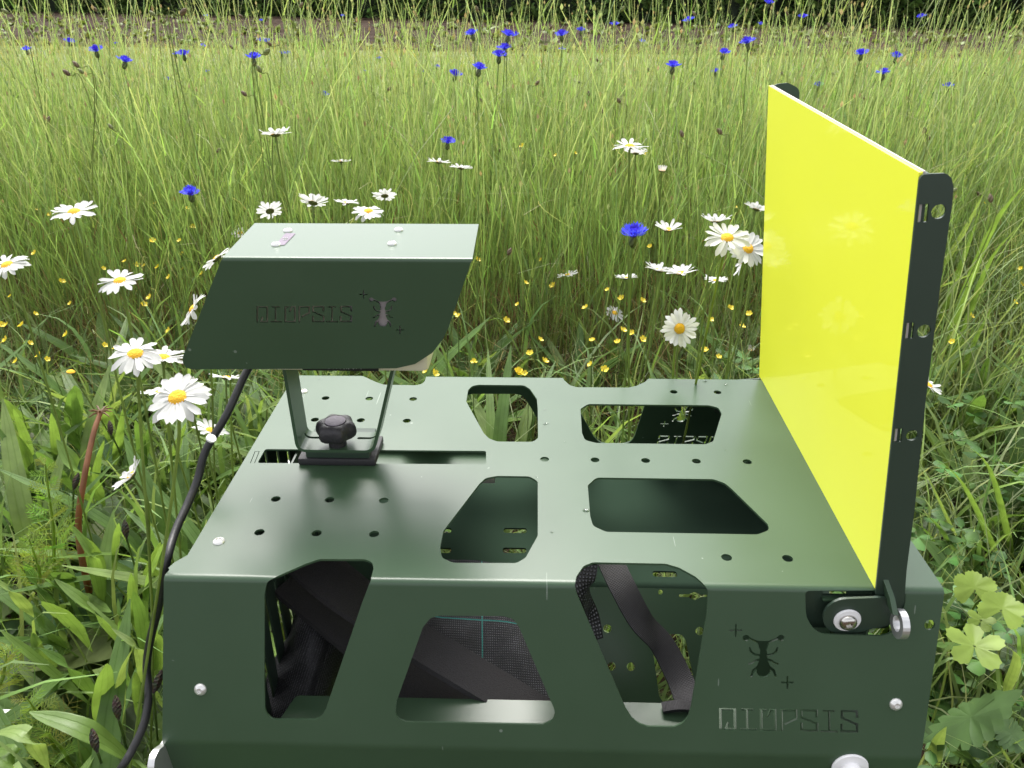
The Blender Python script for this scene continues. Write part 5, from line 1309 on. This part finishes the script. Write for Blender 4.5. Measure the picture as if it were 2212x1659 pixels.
CENT = calyx_mesh('flower_centre', .0045, .002, (.10, .04, .40), mat=PETALB, prof=[(.6, -.001), (1, .002), (.7, .006), (.2, .007)], ns=8, chk=.3)
def cornflower(u, v, wpx, lab, grp=None, size=.031, tilt=None):
    Z = size*FPX/wpx
    wpx = wpx*(1.22 if wpx < 35 else 1.05); Z = min(Z, 3.15); size = wpx*Z/FPX; c = atd(u, v, Z); rnd = random.Random(int(u*3+v*5))
    g = ground_under(c, .04, .02); t = tag(empty('cornflower', g), lab, 'cornflower', grp)
    k_ = size/.031; n = tilt or (rnd.uniform(-.3, .3), rnd.uniform(-.25, .2), 1); M0 = Matrix.Translation(c-g) @ head_frame(n) @ Matrix.Scale(k_, 4)
    child('calyx', CCAL, t, M0)
    Ms = []
    for ring, (cnt, el, r0) in enumerate(((13, .30, .0030), (10, .75, .0022), (8, 1.1, .0012))):
        for k in range(cnt):
            a = 2*math.pi*(k+rnd.uniform(-.3, .3))/cnt
            Ms.append((FLO[rnd.choice((0, 0, 1)) if ring < 2 else 2], M0 @ Matrix.Rotation(a, 4, 'Z') @ Matrix.Translation((r0, 0, .0004)) @ Matrix.Rotation(-el+rnd.uniform(-.15, .15), 4, 'Y') @ Matrix.Scale(rnd.uniform(.8, 1.1), 4)))
    if wpx >= 40:
        for me, M in Ms: child('petal', me, t, M)
        child('flower_centre', CENT, t, M0)
    else:
        o = child('petals', joined('petals', FLO[0], [M for _, M in Ms[:13]], t, PETALB), t, Matrix.Identity(4)); o['kind'] = 'stuff'
        o = child('inner_petals', joined('inner_petals', FLO[2], [M for _, M in Ms[13:]], t, PETALB), t, Matrix.Identity(4)); o['kind'] = 'stuff'
    base = c-Vector(n).normalized()*.013*k_
    V, F = tube_vf(catmull([g, g*.5+base*.5+Vector((rnd.uniform(-.02, .02), 0, 0)), base], 5), .0011, 5); mk('stem', V, F, GRASS, t, True, col=[(.22, .30, .11, 1)]*len(V))
GCF = 'small blue cornflowers among the far stems'; LCF = 'small blue cornflower held above the thin stems at the far side of the field'
CFL = [(412, 420, 42, 'bright blue cornflower alone at the left above the camera unit', (.05, -.15, 1)), (1368, 510, 62, 'large bright blue cornflower in the middle between camera unit and yellow panel', (0, -.12, 1)),
 (699, 206, 21, 'blue cornflower on a straight stem above the camera unit', None), (967, 309, 30, 'blue cornflower just above the pair of daisies', None), (1035, 150, 37, 'wide blue cornflower in the top middle of the field', None),
 (1453, 145, 35, 'blue cornflower left of the top corner of the yellow panel', None), (1768, 186, 20, 'blue cornflower right of the top corner of the yellow panel', None), (548, 127, 36, 'flat blue cornflower at the top left of the middle', None), (1614, 94, 32, 'blue cornflower against the soil above the yellow panel corner', None)]
for a in CFL: cornflower(a[0], a[1], a[2], a[3], None, tilt=a[4])
for a in ((983, 163, 26), (1078, 122, 31), (1090, 107, 30), (1098, 78, 30), (1114, 77, 18), (1020, 75, 27), (1213, 77, 26), (1214, 108, 15), (1255, 67, 18), (1327, 55, 19), (1387, 91, 15), (1488, 46, 23), (1583, 60, 19), (1660, 8, 22), (1563, 116, 26), (1545, 156, 20), (1734, 38, 19), (1860, 118, 27), (1936, 124, 25), (1907, 160, 28), (2048, 188, 22), (1990, 38, 18), (58, 109, 20), (150, 91, 20), (160, 92, 12), (208, 111, 28), (270, 134, 30), (363, 173, 15), (397, 119, 25), (380, 118, 14), (565, 89, 16), (578, 90, 16), (610, 116, 14), (622, 117, 15), (448, 155, 11), (788, 157, 13), (820, 128, 13), (915, 157, 13), (944, 145, 12), (250, 95, 10), (438, 100, 14), (1643, 53, 12), (1430, 208, 12), (1462, 215, 10), (446, 35, 10), (565, 45, 9), (740, 35, 9)): 
    zn_ = 'left part' if a[0] < 740 else 'middle' if a[0] < 1450 else 'right part'
    cornflower(*a, 'small blue cornflower above the stems at the far side of the field, %s' % zn_, 'far cornflowers in the %s of the field' % zn_)

# ------------------------------------------------------------------ buttercups
def butter_mesh():
    V, F = [], []
    for k in range(5):
        a = 2*math.pi*k/5; ca, sa_ = math.cos(a), math.sin(a); b = len(V)
        for (x, y, z) in ((.001, 0, 0), (.005, -.0042, .0022), (.0055, 0, .0008), (.005, .0042, .0022), (.009, -.0032, .0058), (.0098, 0, .005), (.009, .0032, .0058)):
            V.append((x*ca-y*sa_, x*sa_+y*ca, z))
        F += [(b, b+2, b+1), (b, b+3, b+2), (b+1, b+2, b+5, b+4), (b+2, b+3, b+6, b+5)]
    me = bpy.data.meshes.new('petals'); me.from_pydata(V, [], F); me.materials.append(PETALY)
    at = me.color_attributes.new('tint', 'FLOAT_COLOR', 'POINT'); at.data.foreach_set('color', np.array([(.84, .66, .05, 1)]*len(V), dtype=np.float32).ravel()); me.shade_smooth(); return me
BUT = butter_mesh()
BST = []
for i in range(6):
    rnd = random.Random(i); V, F = tube_vf(catmull([(0, 0, 0), (rnd.uniform(-.03, .03), rnd.uniform(-.02, .02), -.14), (rnd.uniform(-.05, .05), rnd.uniform(-.03, .04), -.36)], 4), .0008, 4)
    me = bpy.data.meshes.new('stem'); me.from_pydata([tuple(v) for v in V], [], F); me.materials.append(GRASS)
    at = me.color_attributes.new('tint', 'FLOAT_COLOR', 'POINT'); at.data.foreach_set('color', np.array([(.13, .19, .06, 1)]*len(V), dtype=np.float32).ravel()); me.shade_smooth(); BST.append(me)
BL = []
zR3 = zo(0, 450, 2.553); zR5 = zo(1100, 350, 2.602)
BL += [zR3(*p) for p in [(370, 135), (320, 222), (250, 190), (360, 297), (990, 150), (1200, 185), (1232, 298), (845, 345), (1147, 388), (973, 390), (1160, 475), (1170, 567), (797, 520), (873, 543), (921, 548), (703, 513), (222, 467), (395, 650), (450, 788), (850, 783), (957, 750), (918, 795), (65, 742), (112, 745), (140, 925), (10, 925), (45, 920), (105, 1012), (38, 1020), (192, 1043), (0, 1048), (380, 1028), (425, 985), (668, 1055), (735, 1070), (765, 1062), (250, 1118), (300, 1145), (105, 1155), (637, 1172), (1078, 960), (225, 855), (1080, 620), (1085, 655), (1290, 597), (660, 565), (1008, 555), (1050, 515)]]
BL += [zR5(*p) for p in [(755, 100), (877, 85), (535, 40), (485, 300), (655, 780), (555, 930), (735, 948), (590, 985), (505, 1070), (245, 780), (948, 1092), (905, 1195), (1090, 975), (1315, 1047), (1180, 1030), (1415, 1050), (1365, 693), (1190, 1240), (1245, 1258), (1300, 1265), (1155, 1315), (1320, 1300), (990, 1305), (850, 1250), (585, 1390), (510, 1505), (550, 1520), (980, 1460), (1070, 1495), (1720, 1370), (1812, 1412), (1785, 1470), (1890, 1095), (2010, 1132), (1960, 1215), (1908, 1237), (1757, 1170), (1340, 95), (1920, 435), (1945, 1340), (430, 1175), (120, 1145), (90, 1130), (385, 1405), (680, 1440), (220, 1440), (650, 1300)]]
BL += [zE(*p) for p in [(78, 683), (50, 1195), (147, 1225), (1270, 1235), (1290, 1250), (1490, 1165), (1520, 995), (1525, 1075), (1470, 1075), (1335, 662), (1175, 1365), (110, 1285), (1285, 1105)]]
BL += [zo(1080, 900, 2.458)(*p) for p in [(15, 88), (975, 28), (525, 75), (1735, 38), (1055, 58)]] + [zo(430, 500, 2.304)(*p) for p in [(1465, 985), (1512, 1000), (1640, 670), (1740, 930), (60, 400), (120, 155), (60, 315)]]
for i, (u, v) in enumerate(BL):
    if i % 4 == 3: continue
    hz = .34+.05*math.sin(i*1.7) if v < 560 else .30+.04*math.sin(i*1.7); p = atz(u, v, hz)
    Z = (p-CAM).dot(Fv)
    if Z > 2.3 or Z < 0: p = atd(u, v, 1.9); hz = p.z
    if -.05 < p.y < D0+.12 and XL-.02 < p.x < XR+.05: p = atd(u, v, 1.15)
    g = Vector((p.x, p.y, p.z)); t = empty('buttercup', g); zn_ = 'left of the camera unit' if u < 520 else 'right of the yellow panel' if u > 1700 else 'between the camera unit and the yellow panel'
    tag(t, 'small yellow buttercup low among the stems %s' % zn_, 'buttercup', 'buttercups %s' % zn_)
    s_ = .48+.30*math.sin(i*2.3)**2; Mh = head_frame((math.sin(i*3.1)*.9, -.5*abs(math.sin(i*1.3)), .9)) @ Matrix.Scale(s_, 4)
    child('petals', BUT, t, Mh); child('stem', BST[i % 6], t, Matrix.Diagonal((1, 1, max(.2, p.z/.36), 1)) @ Matrix.Rotation(i, 4, 'Z'))

# ------------------------------------------------------------------ bud heads on long thin stems
def bud_mesh(col, nm='bud'):
    return calyx_mesh(nm, .0042, .012, col, prof=[(.2, -.006), (.8, -.004), (1.05, .0), (.9, .004), (.45, .0075), (.15, .009)], ns=8, chk=.5)
BM_ = [bud_mesh((.24, .20, .14)), bud_mesh((.25, .28, .14)), bud_mesh((.20, .15, .11))]
BD = [(105, 258, 12), (240, 275, 14), (528, 203, 14), (560, 288, 9), (656, 283, 9), (583, 295, 10), (472, 326, 12), (489, 328, 10), (443, 305, 8), (135, 365, 10), (104, 399, 10), (668, 308, 8), (740, 282, 9), (800, 302, 9), (735, 390, 9), (770, 244, 9), (792, 248, 9), (840, 193, 10), (842, 226, 8), (870, 180, 9), (870, 205, 9), (1040, 217, 10), (1060, 190, 10), (970, 272, 9), (965, 243, 8), (1090, 312, 9), (1081, 325, 11), (1160, 180, 12), (1252, 178, 9), (1272, 203, 10), (1302, 240, 11), (1298, 212, 8), (1288, 290, 9), (1337, 218, 13), (1347, 205, 10), (1462, 255, 9), (1473, 290, 15), (1480, 325, 10), (1427, 282, 10), (1555, 285, 16), (1635, 375, 10), (1300, 306, 9), (1230, 405, 9), (1252, 374, 12), (1100, 545, 16), (1408, 472, 9), (1460, 448, 9), (1865, 212, 10), (1850, 240, 10), (1998, 282, 14), (2005, 300, 12), (1760, 300, 10), (2060, 412, 14), (2115, 420, 12), (2140, 430, 18), (2120, 350, 10), (2130, 160, 9), (165, 140, 16), (176, 155, 13), (145, 158, 16), (205, 20, 12), (330, 30, 14), (395, 27, 18), (355, 47, 10), (560, 150, 16), (583, 96, 12), (500, 102, 10), (575, 113, 18), (480, 180, 9), (650, 12, 12), (12, 25, 14), (30, 40, 10), (1030, 20, 12), (1345, 20, 12), (1190, 60, 10), (1500, 30, 10), (1560, 50, 10), (1700, 30, 10), (1790, 55, 10), (1830, 85, 9), (1920, 60, 9), (2000, 90, 12), (2090, 100, 9), (2180, 60, 10), (2150, 210, 10), (2190, 300, 10), (520, 35, 10), (690, 45, 10), (770, 40, 10), (860, 60, 9), (930, 50, 10), (90, 70, 10), (270, 60, 10), (300, 90, 9), (710, 90, 9), (640, 160, 9), (1130, 120, 9), (1170, 90, 10), (1290, 130, 9), (1400, 150, 9), (1500, 180, 9), (1660, 130, 9), (1690, 160, 9), (1800, 160, 9), (2100, 250, 10), (1950, 350, 10), (56, 190, 9), (320, 240, 9), (380, 160, 9)]
for i, (u, v, wp) in enumerate(BD):
    rnd = random.Random(i*13); Z = min(3.0, .0115*FPX/wp*1.15); Z = max(1.25, Z); c = atd(u, v, Z); g = Vector((c.x+rnd.uniform(-.10, .05), c.y+rnd.uniform(-.05, .05), 0))
    if g.y < .6 and abs(g.x) < .45: g.y = .7
    t = tag(empty('flower_bud', g), 'closed scaly bud on a long thin stem in the %s of the meadow' % ('left part' if u < 740 else 'middle' if u < 1560 else 'right part'), 'flower bud', 'closed buds on stems in the %s of the meadow' % ('left part' if u < 740 else 'middle' if u < 1560 else 'right part'))
    d = Vector((rnd.choice((-1, 1))*rnd.uniform(.1, .9), rnd.uniform(-.3, .3), rnd.uniform(.3, 1))).normalized()
    s_ = wp*Z/FPX/.0135
    child('bud', BM_[i % 3], t, Matrix.Translation(c-g) @ head_frame(d) @ Matrix.Scale(s_, 4))
    P = catmull([g, g*.5+c*.5+Vector((rnd.uniform(-.03, .03), 0, .0)), c-d*.035-Vector((0, 0, .01)), c-d*.005], 5)
    V, F = tube_vf(P, .0009, 5); mk('stem', V, F, GRASS, t, True, col=[(.20, .25, .085, 1)]*len(V))

# ------------------------------------------------------------------ rain drops left on the plate
m, nt_, b_ = newmat('water'); b_.inputs['Base Color'].default_value = (1, 1, 1, 1); b_.inputs['Transmission Weight'].default_value = 1; b_.inputs['IOR'].default_value = 1.33; b_.inputs['Roughness'].default_value = .02
DROP = dome_mesh('water_drop', .0022, .0009, m, 4, 12)
for i, (u, v, k) in enumerate([(1523, 824, 1.2), (1568, 831, 1.1), (1176, 917, .7), (1181, 915+0, .9), (1220, 955, .5), (1266, 1103, 1.4), (1192, 1110+40, .6), (1160, 1030, .5), (1177, 885, .6), (1567, 972, .5), (648, 826, .7), (690, 820, .6), (965, 1150, .6)]):
    o = bpy.data.objects.new('water_drop', DROP); p = atz(u, v, H0); o.location = (p.x, p.y, H0+.0001); o.scale = (k, k*.9, k); COL.objects.link(o)
    tag(o, 'tiny clear water drop lying on the green top plate', 'water drop', 'water drops on the top plate')
